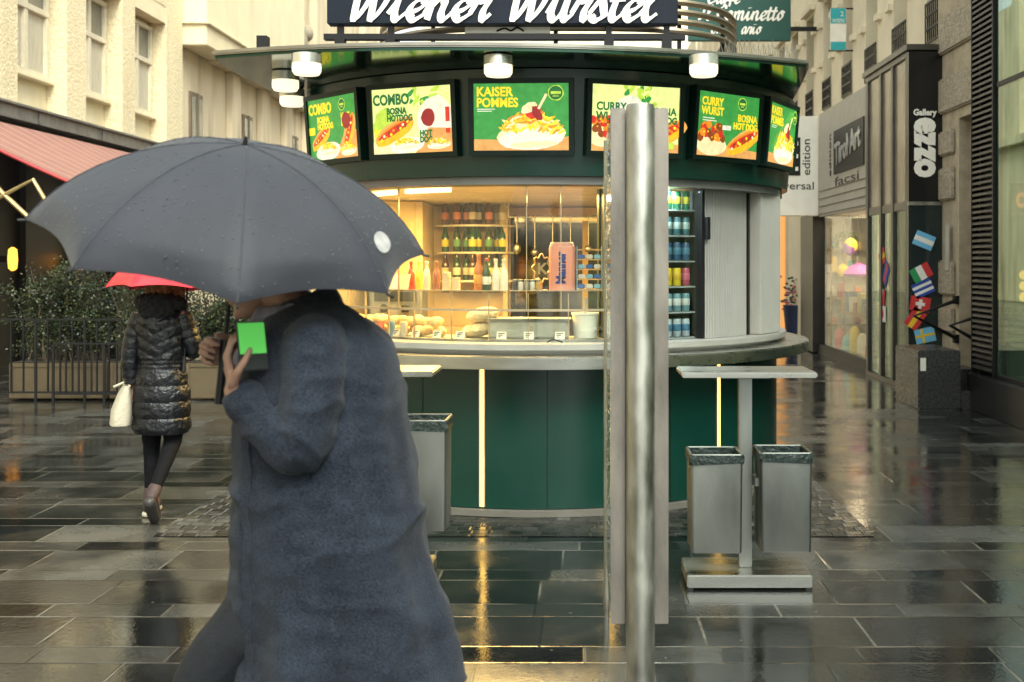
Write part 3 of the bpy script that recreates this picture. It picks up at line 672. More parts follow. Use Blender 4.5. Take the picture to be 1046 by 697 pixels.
# stone house strip, door recess, block and handrails
St = thing('building', (4.5, 13, 0), 'carved stone building strip with door recess between gallery and louvred shopfront', 'building')
q = MB(); q.box(4.45, 5.2, 13.3, 14.08, 0, 8); q.box(4.9, 5.2, 12.6, 13.299, 0, 3.3); q.box(4.45, 5.2, 12.32, 13.299, 3.3, 8); q.box(4.45, 5.2, 12.32, 12.599, 0, 3.299)
q.build('wall', stone_m, St)
for z0, z1 in ((.75, 1.05), (1.2, 1.62), (2.35, 2.75), (2.9, 3.2), (3.42, 3.85), (4.15, 4.6), (4.95, 5.4)):
    q = MB(); q.box(4.40, 4.449, 13.42 if z1 < 3.3 else 12.42, 13.95, z0, z1); q.build('rustication', stone_r, St, bevel=.02)
q = MB(); q.box(4.84, 4.899, 12.62, 13.28, .5, 3.2); q.build('door', mm('door_brown', (.22, .17, .11), .5), St)
q = MB(); q.box(4.385, 4.399, 13.5, 13.62, 1.5, 2.05); 
tag(q.build('intercom', mm('plate_grey', (.5, .48, .42), .4), bevel=.004), 'narrow pale intercom plate on the carved stone wall', 'intercom')
granite = mm('granite_dark', (.035, .036, .035), .28, 0, .4, 40, rvar=.1)
t = thing('stair_block', (3.9, 12.7, 0), 'dark granite stair block at the gallery doorway', 'steps')
q = MB(); q.box(3.64, 4.10, 12.2, 13.1, 0, .64); q.build('block', granite, t, bevel=.012)
q = MB(); q.box(4.102, 4.44, 12.2, 12.6, 0, .2); q.box(4.102, 4.44, 12.605, 13.1, 0, .4); q.box(4.102, 4.44, 12.17, 12.199, 0, .03); q.build('step', granite, t, bevel=.008)
q = MB(); q.box(3.66, 3.72, 12.19, 12.199, .42, .56); q.build('notice_plate', white, t)
for k, pts in enumerate((((4.44, 13.34, 1.15), (3.80, 12.9, .98), (4.44, 13.34, .69)), ((4.44, 12.50, 1.01), (4.05, 12.40, .90), (4.44, 12.50, .69)))):
    t = thing('handrail', pts[1], ['longer black bent handrail beside the gallery flags', 'shorter black bent handrail next to the louvred column'][k], 'handrail', 'black handrails')
    q = MB(); q.tube(pts, .027, 8); q.build('rail', black, t, True)
    for e in (0, 2):
        q = MB(); q.box(4.40, 4.449, pts[e][1] - .05, pts[e][1] + .05, pts[e][2] - .05, pts[e][2] + .05); q.build('bracket', black, t)

# modern shop front at the far right
Sf = thing('shopfront', (4.3, 11, 0), 'modern glass shopfront with dark louvred column at the right edge', 'shopfront')
q = MB(); q.box(4.20, 5.2, -4, 12.31, 0, .39); q.build('plinth', mm('plinth_black', (.018, .019, .02), .3), Sf, bevel=.01)
lv = mm('louvre_grey', (.085, .083, .078), .45, .4)
q = MB(); q.box(4.341, 5.2, 11.66, 12.30, .391, 8); q.box(4.25, 4.34, 12.301, 12.315, .391, 8); q.box(4.25, 4.34, 11.66, 11.69, .391, 8); q.build('column', black, Sf)
q = MB(); z = .45
while z < 8:
    q._add([(4.255, 11.70, z), (4.255, 12.298, z), (4.339, 12.298, z + .03), (4.339, 11.70, z + .03), (4.255, 11.70, z + .026), (4.255, 12.298, z + .026), (4.339, 12.298, z + .052), (4.339, 11.70, z + .052)],
           [(0, 1, 2, 3), (7, 6, 5, 4), (0, 4, 5, 1), (1, 5, 6, 2), (2, 6, 7, 3), (3, 7, 4, 0)])
    z += .062
q.build('louvre', lv, Sf)
q = MB(); q.box(4.28, 4.30, -4, 11.61, .391, 6.5); q.build('pane', glass('shop_glass_green', (.62, .76, .68), .26, 0, (.80, .92, .84)), Sf)
q = MB()
for z in (3.4,): q.box(4.27, 4.33, 3, 11.6, z, z + .05)
q.box(4.27, 4.33, 3, 11.6, .392, .44); q.build('window_frame', black, Sf)
q = MB(); q.box(6.2, 6.3, -4, 11.6, .39, 6.5); q.box(4.31, 6.3, -4, 11.6, 6.51, 7); q.box(4.35, 6.2, 11.45, 11.55, .39, 6.5); q.build('interior', mm('teal_wall', (.30, .36, .30), .6, 0, .5, 1.2), Sf)
q = MB(); q.box(4.31, 6.19, 3.02, 11.44, .38, .44); q.build('floor', mm('shop_floor', (.5, .52, .45), .4), Sf)
og = lamp_mat('orange_neon', (1, .22, .06), .6)
t = thing('neon_sign', (4.9, 11.3, 2.1), 'small glowing orange sign behind the shop glass at the right edge', 'sign')
text('OPEN', frame((4.40, 11.42, 2.16), (1, 0, 0), (0, 0, 1), (0, -1, 0)), .2, og, 'lettering', t, wfit=.34, bold=.01)
q = MB(); q.box(4.36, 4.9, 11.425, 11.445, 2.1, 2.4); q.build('back_board', mm('redboard', (.15, .03, .02), .5), t)
for k in range(3):
    q = MB(); q.ell((4.42, 11.3, 1.25 + k * .11), .035, .035, .045); tag(q.build('shop_bulb', lamp_mat('amber_bulb', (1, .45, .08), 1.2), smooth=True), 'small amber bulb in the vertical string inside the right shop glass', 'bulb', 'amber bulbs in the shop glass')


# ================================================================== KIOSK
kx, ky = KC
def K(a, r, z): return Vector((kx + r * sin(R(a)), ky - r * cos(R(a)), z))
kiosk = thing('food_kiosk', (kx, ky, 0), 'round dark green sausage kiosk with lit menu boxes and steel counter', 'kiosk')
q = MB(); q.arc(1.70, 1.79, .05, .95, -100, 100, 96); q.arc(1.70, 1.785, .05, .95, 100.2, 259.8, 60); q.build('base', green, kiosk, True)
q = MB(); q.arc(1.6, 1.83, .006, .045, -180, 180, 90); q.build('plinth', mm('plinth_stone', (.13, .125, .105), .45), kiosk)
q = MB()
for a in (-11 - 13.2, -11 + 13.2, 28.6, 55, -50.7, -77): q.arc(1.7905, 1.7925, .06, .94, a - .1, a + .1, 1)
q.build('panel_seam', green_d, kiosk)
led = lamp_mat('led_strip', (1, .58, .11), 1.7)
for a in (-64, -37.5, -11, 15.4, 41.9):
    q = MB(); q.arc(1.791, 1.799, .06, .945, a - .4, a + .4, 2); s_ = q.build('led_strip', led, kiosk)
    q = MB(); q.arc(1.7905, 1.797, .058, .946, a - .66, a - .42, 1); q.arc(1.7905, 1.797, .058, .946, a + .42, a + .66, 1); q.build('channel', steel, s_)
q = MB(); q.arc(1.80, 2.03, .945, 1.02, -104, 104, 96); q.build('counter', counter_steel, kiosk, True, bevel=.008)
q = MB(); q.arc(1.55, 1.86, 1.045, 1.085, -104, 104, 96); q.build('sill', sill_m, kiosk, True, bevel=.006)
q = MB(); q.arc(1.62, 1.799, .951, 1.04, -104, 104, 60); q.build('counter_core', grey_p, kiosk)
# fascia
q = MB(); q.arc(1.80, 1.87, 2.135, 2.79, -57.5, 115, 110, r0t=1.84, r1t=1.925); q.arc(1.80, 1.86, 2.135, 2.79, 115.3, 236, 50)
a_, b_ = K(-57.7, 1.87, 0), K(236.2, 1.83, 0); q.prism([(a_.x, a_.y), (a_.x + .06, a_.y), (b_.x + .06, b_.y), (b_.x, b_.y)], 2.135, 2.79)
q.build('fascia', green, kiosk, True)
q = MB(); q.arc(1.66, 1.83, 2.085, 2.134, -66, 115, 100); q.build('window_head', mm('head_grey', (.20, .20, .19), .45, .2), kiosk, True)
# interior shell
inner = mm('interior_cream', (.62, .47, .22), .5, 0, .08, 3)
q = MB(); q.arc(1.66, 1.78, 1.05, 2.134, 92, 268, 60); q.build('rear_wall', inner, kiosk, True)
q = MB(); q.arc(.02, 1.66, 2.10, 2.13, -180, 180, 60); q.build('interior_ceiling', mm('ceiling_cream', (.7, .6, .4), .4), kiosk)
q = MB(); q.arc(.02, 1.69, .06, .09, -180, 180, 60); q.build('interior_floor', mm('floor_brown', (.2, .15, .1), .4), kiosk)
# post and roller shutter
q = MB(); q.prism([tuple(K(60.0, 1.64, 0).xy), tuple(K(59.2, 1.80, 0).xy), tuple(K(71, 1.84, 0).xy), tuple(K(71, 1.64, 0).xy)], 1.086, 2.134); 
q.prism([tuple(K(71.1, 1.64, 0).xy), tuple(K(71.1, 1.84, 0).xy), tuple(K(97, 1.80, 0).xy), tuple(K(97, 1.64, 0).xy)], 1.086, 2.134)
q.build('grey_post', mm('post_grey', (.40, .40, .36), .4, 0, .06), kiosk, bevel=.006)
q = MB(); q.prism([tuple(K(-93, 1.64, 0).xy), tuple(K(-93, 1.80, 0).xy), tuple(K(-66, 1.83, 0).xy), tuple(K(-66, 1.64, 0).xy)], 1.086, 2.134); q.build('grey_post', MT['post_grey'], kiosk, bevel=.006)
q = MB(); a0, a1, N = 40.4, 57.8, 19; rings = []
for k in range(N * 6 + 1):
    a = a0 + (a1 - a0) * k / (N * 6); bmp = .014 * abs(sin(pi * k / 6)) ** .6
    rings.append([K(a, 1.66, 1.087), K(a, 1.70 + bmp, 1.087), K(a, 1.70 + bmp, 2.084), K(a, 1.66, 2.084)])
q.loft(rings); sh = q.build('roller_shutter', mm('shutter_grey', (.33, .33, .30), .45, .1, .06), kiosk)
q = MB(); q.prism([tuple(K(40.2, 1.72, 0).xy), tuple(K(40.2, 1.745, 0).xy), tuple(K(41.1, 1.745, 0).xy), tuple(K(41.1, 1.72, 0).xy)], 1.75, 1.9); q.build('handle', black, sh)
q = MB()
for a in (39.7, 58.5, 17.2):
    q = MB(); q.arc(1.63, 1.72 if a > 20 else 1.7, 1.087, 2.084, a - .45, a + .45, 2); q.build('window_post', black, kiosk)
# curved glass with thin joints
q = MB(); q.arc(1.69, 1.698, 1.30, 2.084, -64, 16.5, 60); q.arc(1.69, 1.698, 1.087, 2.084, 17.9, 39.2, 20); q.build('window_glass', glass_c, kiosk)
q = MB()
for a in (-60, -49, -33, -2.2, 5.2): q.arc(1.688, 1.701, 1.30, 2.083, a - .09, a + .09, 1)
q.arc(1.685, 1.705, 1.285, 1.30, -64, 16.5, 50)
q.build('window_frame', mm('brass_edge', (.50, .42, .28), .25, .6), kiosk)
# fluorescent tube inside, and the warm light it gives
q = MB()
for a0 in (-60, -40): q.arc(1.40, 1.45, 2.07, 2.098, a0, a0 + 15, 8)
q.build('ceiling_lamp', lamp_mat('warm_tube', (1, .72, .34), 1.6), kiosk)
for (x, y, e) in ((kx - .75, ky - .85, 58), (kx + .15, ky - .7, 44)):
    ld = bpy.data.lights.new('kiosk_light', 'AREA'); ld.energy = e; ld.size = .8; ld.color = (1, .62, .19)
    lo = bpy.data.objects.new('kiosk_light', ld); COL.objects.link(lo); lo.location = (x, y, 2.06)

# --- menu light boxes ---------------------------------------------------------
def glow(name, c, s=.46):
    k = 'glow_' + name
    if k not in MT:
        m = mat(k, tuple(v * .5 for v in c), .3, 0, .1); b = m.node_tree.nodes['Principled BSDF']
        n = nd(m.node_tree, 'ShaderNodeTexNoise'); n.inputs['Scale'].default_value = 30; n.inputs['Detail'].default_value = 4
        g_ = nd(m.node_tree, 'ShaderNodeNewGeometry'); m.node_tree.links.new(g_.outputs['Position'], n.inputs['Vector'])
        r_ = nd(m.node_tree, 'ShaderNodeMapRange'); r_.inputs[3].default_value = s * .5; r_.inputs[4].default_value = s * 1.5
        m.node_tree.links.new(n.outputs['Fac'], r_.inputs[0]); m.node_tree.links.new(r_.outputs[0], b.inputs['Emission Strength'])
        b.inputs['Emission Color'].default_value = (*c, 1)
        MT[k] = m
    return MT[k]
PAL = dict(green=(.045, .30, .055), dgreen=(.012, .14, .035), lime=(.50, .70, .07), pale=(.80, .88, .30), white=(.80, .78, .60), yellow=(1, .72, .03), gold=(.9, .48, .02),
           orange=(.85, .26, .02), red=(.62, .035, .02), brown=(.26, .06, .015), bun=(.78, .40, .10), wood=(.70, .34, .10), dark=(.05, .03, .02), darkred=(.30, .02, .02), cream=(.88, .72, .38))
PN = list(PAL)
class Pic:
    def __init__(s, M): s.mb = MB(); s.M = M; s.l = 0
    def poly(s, pts, c):
        s.mb.M = s.M; s.mb.i = PN.index(c); s.l += .00012
        n = len(pts); z = .0012 + s.l
        s.mb._add([(x, y, z) for x, y in pts], [tuple(range(n))])
    def ell(s, x, y, rx, ry, c, rot=0, j=.0, n=18):
        ca, sa = cos(R(rot)), sin(R(rot)); P_ = []
        for k in range(n):
            a = 2 * pi * k / n; f = 1 + random.uniform(-j, j); u, v = rx * f * cos(a), ry * f * sin(a)
            P_.append((x + u * ca - v * sa, y + u * sa + v * ca))
        s.poly(P_, c)
    def rect(s, x0, x1, y0, y1, c): s.poly([(x0, y0), (x1, y0), (x1, y1), (x0, y1)], c)
    def sausage(s, x, y, l, w, rot):
        s.ell(x, y, l * 1.08, w * 1.9, 'bun', rot, .05); s.ell(x, y - w * .5, l, w * 1.3, 'gold', rot, .05); s.ell(x, y + w * .5, l * 1.0, w * .95, 'orange', rot, .06)
        s.ell(x, y + w * .3, l * .92, w * .7, 'red', rot, .06)
        for k in range(12):
            t = (k - 5.5) / 6 * l * .8; s.ell(x + t * cos(R(rot)), y + t * sin(R(rot)) + w * .35 * (1 if k % 2 else -.4), l * .07, w * .3, random.choice(('yellow', 'orange', 'cream', 'brown')), rot + 50, .2, 7)
    def fries(s, x, y, w, h):
        s.ell(x, y - h * .22, w * 1.15, h * .5, 'cream', 4, .02); s.ell(x, y - h * .36, w * 1.1, h * .38, 'white', 3, .02); s.ell(x + w * .1, y - h * .55, w * .8, h * .12, 'cream', 3, .02)
        for k in range(110):
            a = random.random() * 2 * pi; r_ = random.random() ** .5
            px, py = x + cos(a) * r_ * w * 1.02, y + (abs(sin(a)) * 1.1 - .22) * r_ * h * (1 - .35 * r_)
            s.ell(px, py, w * .17, w * .045, random.choice(('yellow', 'yellow', 'gold', 'cream', 'gold', 'orange')), random.uniform(-60, 60), .08, 6)
    def curry(s, x, y, w, h):
        s.ell(x, y - h * .4, w * 1.1, h * .6, 'cream', 0, .03)
        for k in range(26):
            s.ell(x + random.uniform(-.85, .85) * w, y + random.uniform(-.35, .8) * h, w * .2, h * .24, random.choice(('red', 'brown', 'orange', 'red', 'brown')), random.uniform(0, 180), .12, 9)
        for k in range(10): s.ell(x + random.uniform(-.7, .7) * w, y + random.uniform(-.2, .8) * h, w * .06, h * .05, random.choice(('yellow', 'gold')), 30, .2, 6)
    def leaves(s, x, y, w, h, n=14):
        for k in range(n): s.ell(x + random.uniform(-w, w), y + random.uniform(-h, h), w * .35, h * .3, random.choice(('lime', 'green', 'lime', 'pale')), random.uniform(0, 180), .15, 8)
    def badge(s, x, y, r):
        s.ell(x, y, r, r, 'lime', 0, .06, 22); s.ell(x, y, r * .88, r * .88, 'dgreen', 0, .03, 22); s.rect(x - r * .65, x + r * .65, y - r * .15, y + r * .2, 'lime')
        for k in range(3): s.rect(x - r * .4, x + r * .4, y - r * (.5 - k * .08), y - r * (.46 - k * .08), 'lime')
    def build(s, parent): return s.mb.build('printed_picture', [glow(k, PAL[k]) for k in PN], parent, fix=False)
TH0, STEP = -2.58, 21.43
PW, PH, PZ = .586, .41, 2.494
tilt = math.atan2(.055, .665)
def panel(k, kind, label):
    a = TH0 + STEP * (k - 2)
    rr = 1.905
    n = Vector((sin(R(a)), -cos(R(a)), 0)); u = Vector((cos(R(a)), sin(R(a)), 0)); v = (Vector((0, 0, 1)) * cos(tilt) + n * sin(tilt)); n2 = u.cross(v)
    o = K(a, rr, PZ) + n2 * .02
    M = frame(o, u, v, n2)
    fr = MB(); fr.M = M
    w_, h_ = PW / 2, PH / 2
    e = .032
    for (x0, x1, y0, y1) in ((-w_ - e, w_ + e, h_, h_ + e), (-w_ - e, w_ + e, -h_ - e, -h_), (-w_ - e, -w_, -h_ + .0005, h_ - .0005), (w_, w_ + e, -h_ + .0005, h_ - .0005)): fr.box(x0, x1, y0, y1, -.09, .014)
    p_ = fr.build('menu_panel', green_d, kiosk); p_['label'] = label
    bgk = 'green' if kind in ('kaiser', 'combo', 'curry', 'kaiser2') else 'pale'
    q = MB(); q.M = M; q.box(-w_, w_, -h_, h_, -.088, .0); q.build('light_box', glow(bgk, PAL[bgk]), p_)
    P = Pic(M)
    def T(s, x, y, sz, c, wf, b=.0035): text(s, frame(o + u * x + v * y + n2 * .011, u, v, n2), sz * 1.08, glow(c, PAL[c]), 'menu_lettering', p_, wfit=wf, bold=b, depth=.0005)
    if kind in ('kaiser', 'kaiser2'):
        for i in range(7): P.ell(random.uniform(-.3, .3) * .8, random.uniform(-.1, .15), .09, .05, 'green', random.uniform(0, 90), .2)
        P.poly([(-w_, -h_), (w_, -h_), (w_, -h_ + .085), (.1, -h_ + .06), (-w_, -h_ + .07)], 'wood')
        P.fries(.06, -.075, .185, .17); P.ell(.075, .03, .05, .045, 'red', 20, .1); P.ell(.05, .055, .055, .03, 'cream', 30, .1); P.ell(.10, .02, .025, .05, 'darkred', 30, .15)
        P.poly([(.10, .05), (.115, .045), (.165, .135), (.15, .142)], 'cream'); P.badge(.215, .145, .048)
        for i in range(2): P.rect(-.27, -.16 - .02 * i, .045 - .012 * i, .050 - .012 * i, 'white')
        T('KAISER', -.275, .128, .072, 'yellow', .225, .0025); T('POMMES', -.275, .062, .072, 'yellow', .255, .0025)
        if kind == 'kaiser2': pass
    elif kind == 'combo':
        P.poly([(0, -h_), (w_, -h_), (w_, -.03), (.15, -.02)], 'wood'); P.rect(-w_, -.22, -.03, .02, 'yellow')
        P.sausage(-.15, -.06, .12, .028, 28); P.ell(-.07, -.15, .15, .06, 'white', 5, .03); P.fries(-.06, -.13, .085, .06)
        P.sausage(.21, -.05, .13, .03, 62); P.ell(.19, .035, .05, .055, 'darkred', 0, .08); P.fries(.2, -.15, .08, .06); P.badge(.17, .14, .04)
        T('COMBO', -.27, .105, .09, 'yellow', .28); T('BOSNA', -.17, .045, .05, 'yellow', .15, .003); T('HOTDOG', -.17, .0, .05, 'yellow', .19, .003); T('HOT', .12, .05, .05, 'yellow', .1, .003); T('DOG', .12, .005, .05, 'yellow', .1, .003)
    elif kind == 'combo_pale':
        P.leaves(.1, .14, .11, .05, 16); P.ell(-.2, -.02, .09, .10, 'lime', 0, .15); P.rect(-w_ + .01, -.2, -.1, -.05, 'yellow')
        P.ell(.18, -.02, .14, .17, 'white', 0, .06); P.poly([(.02, -h_), (w_, -h_), (w_, -.06), (.12, -.05)], 'wood'); P.poly([(-w_, -h_), (.0, -h_), (-.05, -.16), (-w_, -.13)], 'cream')
        P.sausage(-.13, -.065, .15, .032, 26); P.ell(-.04, -.155, .13, .05, 'white', 5, .03); P.fries(-.04, -.14, .08, .05); P.rect(.255, .285, -.09, .07, 'red'); P.rect(.262, .278, .07, .10, 'white'); P.rect(.255, .285, -.06, -.02, 'white')
        P.ell(.13, .01, .05, .055, 'darkred', 0, .08); P.fries(.2, -.15, .075, .05)
        T('COMBO', -.28, .105, .085, 'dgreen', .27); T('BOSNA', -.18, .045, .05, 'dgreen', .15, .003); T('HOTDOG', -.18, .0, .05, 'dgreen', .19, .003); T('HOT', .06, -.1, .045, 'dgreen', .09, .003); T('DOG', .06, -.14, .045, 'dgreen', .09, .003)
    elif kind == 'curry_pale':
        P.leaves(.0, .16, .08, .05, 16); P.leaves(.08, .1, .05, .05, 6); P.ell(-.05, .02, .12, .12, 'white', 0, .1)
        P.poly([(-w_, -h_), (w_, -h_), (w_, -.15), (-w_, -.12)], 'wood'); P.curry(-.2, -.08, .11, .10); P.sausage(.2, -.09, .15, .034, 26); P.rect(.2, .26, -.18, -.14, 'lime')
        T('CURRY', -.265, .048, .064, 'dgreen', .2, .0025); T('WURST', -.265, -.012, .064, 'dgreen', .21, .0025); T('BOSNA', .08, .03, .06, 'dgreen', .19, .002); T('HOT DOG', .05, -.024, .054, 'dgreen', .225, .003)
    elif kind == 'curry':
        P.poly([(-w_, -h_), (w_, -h_), (w_, -h_ + .05), (-w_, -h_ + .09)], 'wood'); P.curry(-.15, -.09, .13, .11); P.sausage(.15, -.095, .16, .034, 24); P.badge(.12, .15, .042)
        P.rect(-.06, .02, -.03, .0, 'white'); P.rect(-.25, -.12, .018, .024, 'white'); P.rect(-.25, -.14, .034, .04, 'white')
        T('CURRY', -.265, .12, .066, 'yellow', .2, .0025); T('WURST', -.265, .06, .066, 'yellow', .21, .0025); T('BOSNA', .08, .035, .06, 'yellow', .19, .002); T('HOT DOG', .04, -.016, .054, 'yellow', .235, .003)
    P.build(p_)
panel(0, 'combo', 'green menu light box with two hot dog combos, leftmost')
panel(1, 'combo_pale', 'pale green menu light box with bottle and hot dog combos')
panel(2, 'kaiser', 'green menu light box with a bowl of fries at the front')
panel(3, 'curry_pale', 'pale menu light box with green leaves behind the steel post')
panel(4, 'curry', 'green menu light box with curry sausage and hot dog')
panel(5, 'kaiser2', 'green menu light box with fries at the right edge')

# --- roof ---------------------------------------------------------------------
def roof_poly(off=0.):
    P_ = []
    fl, fr_, mid = Vector((-2.16, 6.62)), Vector((1.375, 6.93)), 6.28
    n = 28
    for i in range(n + 1):
        t = i / n; x = fl.x + (fr_.x - fl.x) * t; yb = fl.y + (fr_.y - fl.y) * t
        y = yb - (1 - abs(2 * t - 1) ** 2.2) * .40
        P_.append((x, y))
    P_ += [(1.41, 7.1), (1.45, 7.4), (1.52, 8.0), (1.62, 9.0), (1.64, 10.4), (1.2, 11.2), (-1.6, 11.2), (-2.1, 10.4), (-2.19, 7.2), (-2.185, 6.78)]
    c = Vector((-.35, 8.8)); return [tuple(c + (Vector(p) - c) * (1 + off)) for p in P_]
q = MB(); q.prism(roof_poly(), 2.795, 2.812); q.build('soffit', soffit_m, kiosk)
q = MB(); q.prism(roof_poly(.008), 2.8125, 2.84); rf = q.build('roof', mm('roof_metal', (.33, .31, .27), .28, .85, .25, 4), kiosk, bevel=.008)
q = MB(); q.prism(roof_poly(-.08), 2.841, 2.88); q.prism(roof_poly(-.2), 2.881, 2.93); q.build('roof_deck', mm('roof_dark', (.05, .05, .05), .5), kiosk)
q = MB(); q.box(-1.90, -1.84, 6.56, 6.63, 2.841, 2.92); q.build('roof_bracket', black, kiosk)
lampw = lamp_mat('downlight_glow', (1, .92, .70), .42)
for (x, y) in ((-1.58, 6.45), (-1.86, 7.05), (-2.0, 7.75), (-.486, 6.5), (.70, 6.5)):
    q = MB(); q.lathe([(.07, 2.794), (.084, 2.788), (.086, 2.735), (.080, 2.735), (.06, 2.75)], (x, y, 0), 24); s_ = q.build('downlight', mm('downlight_metal', (.75, .72, .65), .25, .8), kiosk, True)
    q = MB(); q.lathe([(.002, 2.74), (.079, 2.741), (.083, 2.72), (.082, 2.69), (.07, 2.672), (.002, 2.664)], (x, y, 0), 24); q.build('bulb', lampw, s_, True)
# curved tube rail on the roof
for k in range(4):
    z = 3.08 + .062 * k; pts = []
    for i in range(73):
        a = 2 * pi * i / 72; cs, sn = cos(a), sin(a)
        pts.append((-.17 + 1.26 * math.copysign(abs(cs) ** .62, cs), 8.5 + 1.38 * math.copysign(abs(sn) ** .62, sn) + 0, z))
    q = MB(); q.tube(pts, .021, 8, caps=False); rl = q.build('roof_rail', mm('rail_bronze', (.40, .32, .22), .3, .9), kiosk, True)
for a in range(0, 360, 30):
    q = MB()
    cs, sn = cos(R(a)), sin(R(a)); x, y = -.17 + 1.26 * math.copysign(abs(cs) ** .62, cs), 8.5 + 1.38 * math.copysign(abs(sn) ** .62, sn)
    x = -.17 + (x + .17) * .97; y = 8.5 + (y - 8.5) * .97; q.tube([(x, y, 2.93), (x, y, 3.29)], .014, 6); q.build('rail_post', black, kiosk)
# sign on the roof
sY = 6.98
sgn = thing('roof_sign', (-.49, sY, 2.99), 'long dark blue roof sign with white script lettering on top of the kiosk', 'sign')
q = MB(); q.box(-1.585, .592, sY, sY + .09, 3.075, 3.52); q.build('sign_board', navy, sgn, bevel=.006)
q = MB(); q.box(-1.61, .64, sY + .02, sY + .08, 2.985, 3.02)
for x in (-1.51, -1.195, .165, .525): q.box(x - .018, x + .018, sY + .03, sY + .07, 3.021, 3.074); q.box(x - .03, x + .03, sY + .01, sY + .085, 2.88, 2.984)
q.build('frame', black, sgn)
o_ = W(351, 21, sY); Ms = frame((o_.x, sY - .006, o_.z), (1, 0, 0), (0, 0, 1), (0, -1, 0))
script('Wiener', Ms, .128, letter_w, 'lettering', sgn, .90, .30, .09, .26)
o_ = W(514, 21, sY); Ms = frame((o_.x, sY - .006, o_.z), (1, 0, 0), (0, 0, 1), (0, -1, 0))
script('Wurstel', Ms, .128, letter_w, 'lettering', sgn, .95, .30, .09, .26)
a, b = W(475, 34.5, sY + .1), W(562, 25.5, sY + .1)
q = MB(); q.box(a.x, b.x, sY + .095, sY + .11, a.z, b.z + .08); wp = q.build('white_plate', letter_w, sgn)
q = MB(); q.tube(crom([(a.x + .2, sY + .09, a.z + .012), (a.x + .25, sY + .09, a.z + .03), (a.x + .29, sY + .09, a.z + .015), (a.x + .33, sY + .09, a.z + .034), (a.x + .37, sY + .09, a.z + .012)]), .006, 5); q.build('ink_mark', black, wp)
# bird spikes on the roof edge
q = MB()
for k in range(16):
    x = .86 + k * .03; y = 6.80 + (x - .9) * .25
    for s_ in (-1, 0, 1): q.tube([(x, y, 2.83), (x + .03 * s_, y + .02 * random.uniform(-1, 1), 2.83 + random.uniform(.08, .13))], .0016, 4)
q.build('bird_spikes', steel, kiosk)

# --- inside the kiosk -----------------------------------------------------------
# rear door with dark window
q = MB(); yb = ky + 1.30
q.box(-1.36, 1.0, yb + .02, yb + .06, .1, 2.09); q.box(-1.72, -1.36, ky + .28, ky + .32, .1, 2.09); q.build('partition', inner, kiosk)
fr = MB(); x0, x1, z0, z1 = -.72, .34, .1, 2.02
fr.box(x0 - .07, x0, yb - .03, yb + .018, z0, z1 + .07); fr.box(x1, x1 + .07, yb - .03, yb + .018, z0, z1 + .07); fr.box(x0, x1, yb - .03, yb + .018, z1, z1 + .07); fr.box(.0, .05, yb - .02, yb + .018, z0, z1)
dr = fr.build('rear_door', mm('door_frame_oak', (.55, .38, .18), .5, 0, .15, 5), kiosk)
q = MB(); q.box(x0, -.001, yb - .005, yb + .015, z0, z1); q.box(.051, x1, yb - .005, yb + .015, z0, z1); q.build('pane', mm('night_pane', (.035, .04, .035), .08, 0, .5, 2.5, spec=.8), dr)
q = MB(); q.box(-.2, .33, yb - .06, yb - .031, 1.97, 2.0); q.build('closer', mm('brass_edge', (.50, .42, .28), .25, .6), dr)
q = MB(); q.box(-1.36, -1.30, ky + .3, yb, 1.09, 2.09); q.build('pilaster', mm('pilaster_cream', (.60, .47, .27), .5), kiosk)
# bottle cabinet
cab = thing('bottle_cabinet', (-1.1, ky + .55, .1), 'glass bottle cabinet with three curved shelves inside the kiosk', 'cabinet')
CX, CY = -.93, ky + .98
def shelfy(r0, r1, z0, z1): 
    mb = MB(); mb.arc(r0, r1, z0, z1, -75, 75, 20, c=(CX, CY)); return mb
for z in (1.43, 1.67, 1.90): shelfy(.02, .36, z, z + .016).build('shelf', mm('glass_shelf', (.55, .52, .40), .15, 0, .05), cab)
q = MB(); q.box(CX - .40, CX - .375, CY - .2, CY + .02, .1, 2.09); q.box(CX + .25, CX + .29, CY - .2, CY + .02, .1, 2.09); q.box(CX - .4, CX + .3, CY + .02, CY + .04, .1, 2.09); q.box(CX - .37, CX + .245, CY - .3, CY + .018, .1, 1.05); q.build('case', mm('cabinet_tan', (.42, .30, .15), .5), cab)
bp = [(.030, 0), (.032, .004), (.032, .13), (.024, .16), (.013, .19), (.012, .225), (.015, .227), (.015, .24), (.004, .241)]
def bottle(loc, glassc, labc, label, group, sc_=1., lab=True, capc=(.5, .4, .1)):
    t = thing('bottle', loc, label, 'bottle', group); L0 = Vector(loc)
    q = MB(); q.lathe([(r_ * sc_, z * sc_) for r_, z in bp[:7]], L0, 14); q.build('bottle_body', colm('bottle_%.2f_%.2f_%.2f' % glassc, glassc, .12), t, True)
    q = MB(); q.lathe([(.016 * sc_, .226 * sc_), (.016 * sc_, .246 * sc_), (.003, .248 * sc_)], L0, 10); q.build('bottle_cap', colm('cap_%.2f_%.2f_%.2f' % capc, capc, .35), t, True)
    if lab: q = MB(); q.lathe([(.0325 * sc_, .045 * sc_), (.0333 * sc_, .046 * sc_), (.0333 * sc_, .105 * sc_), (.0325 * sc_, .106 * sc_)], L0, 14); q.build('bottle_label', colm('lab_%.2f_%.2f_%.2f' % labc, labc, .6), t, True)
    return t
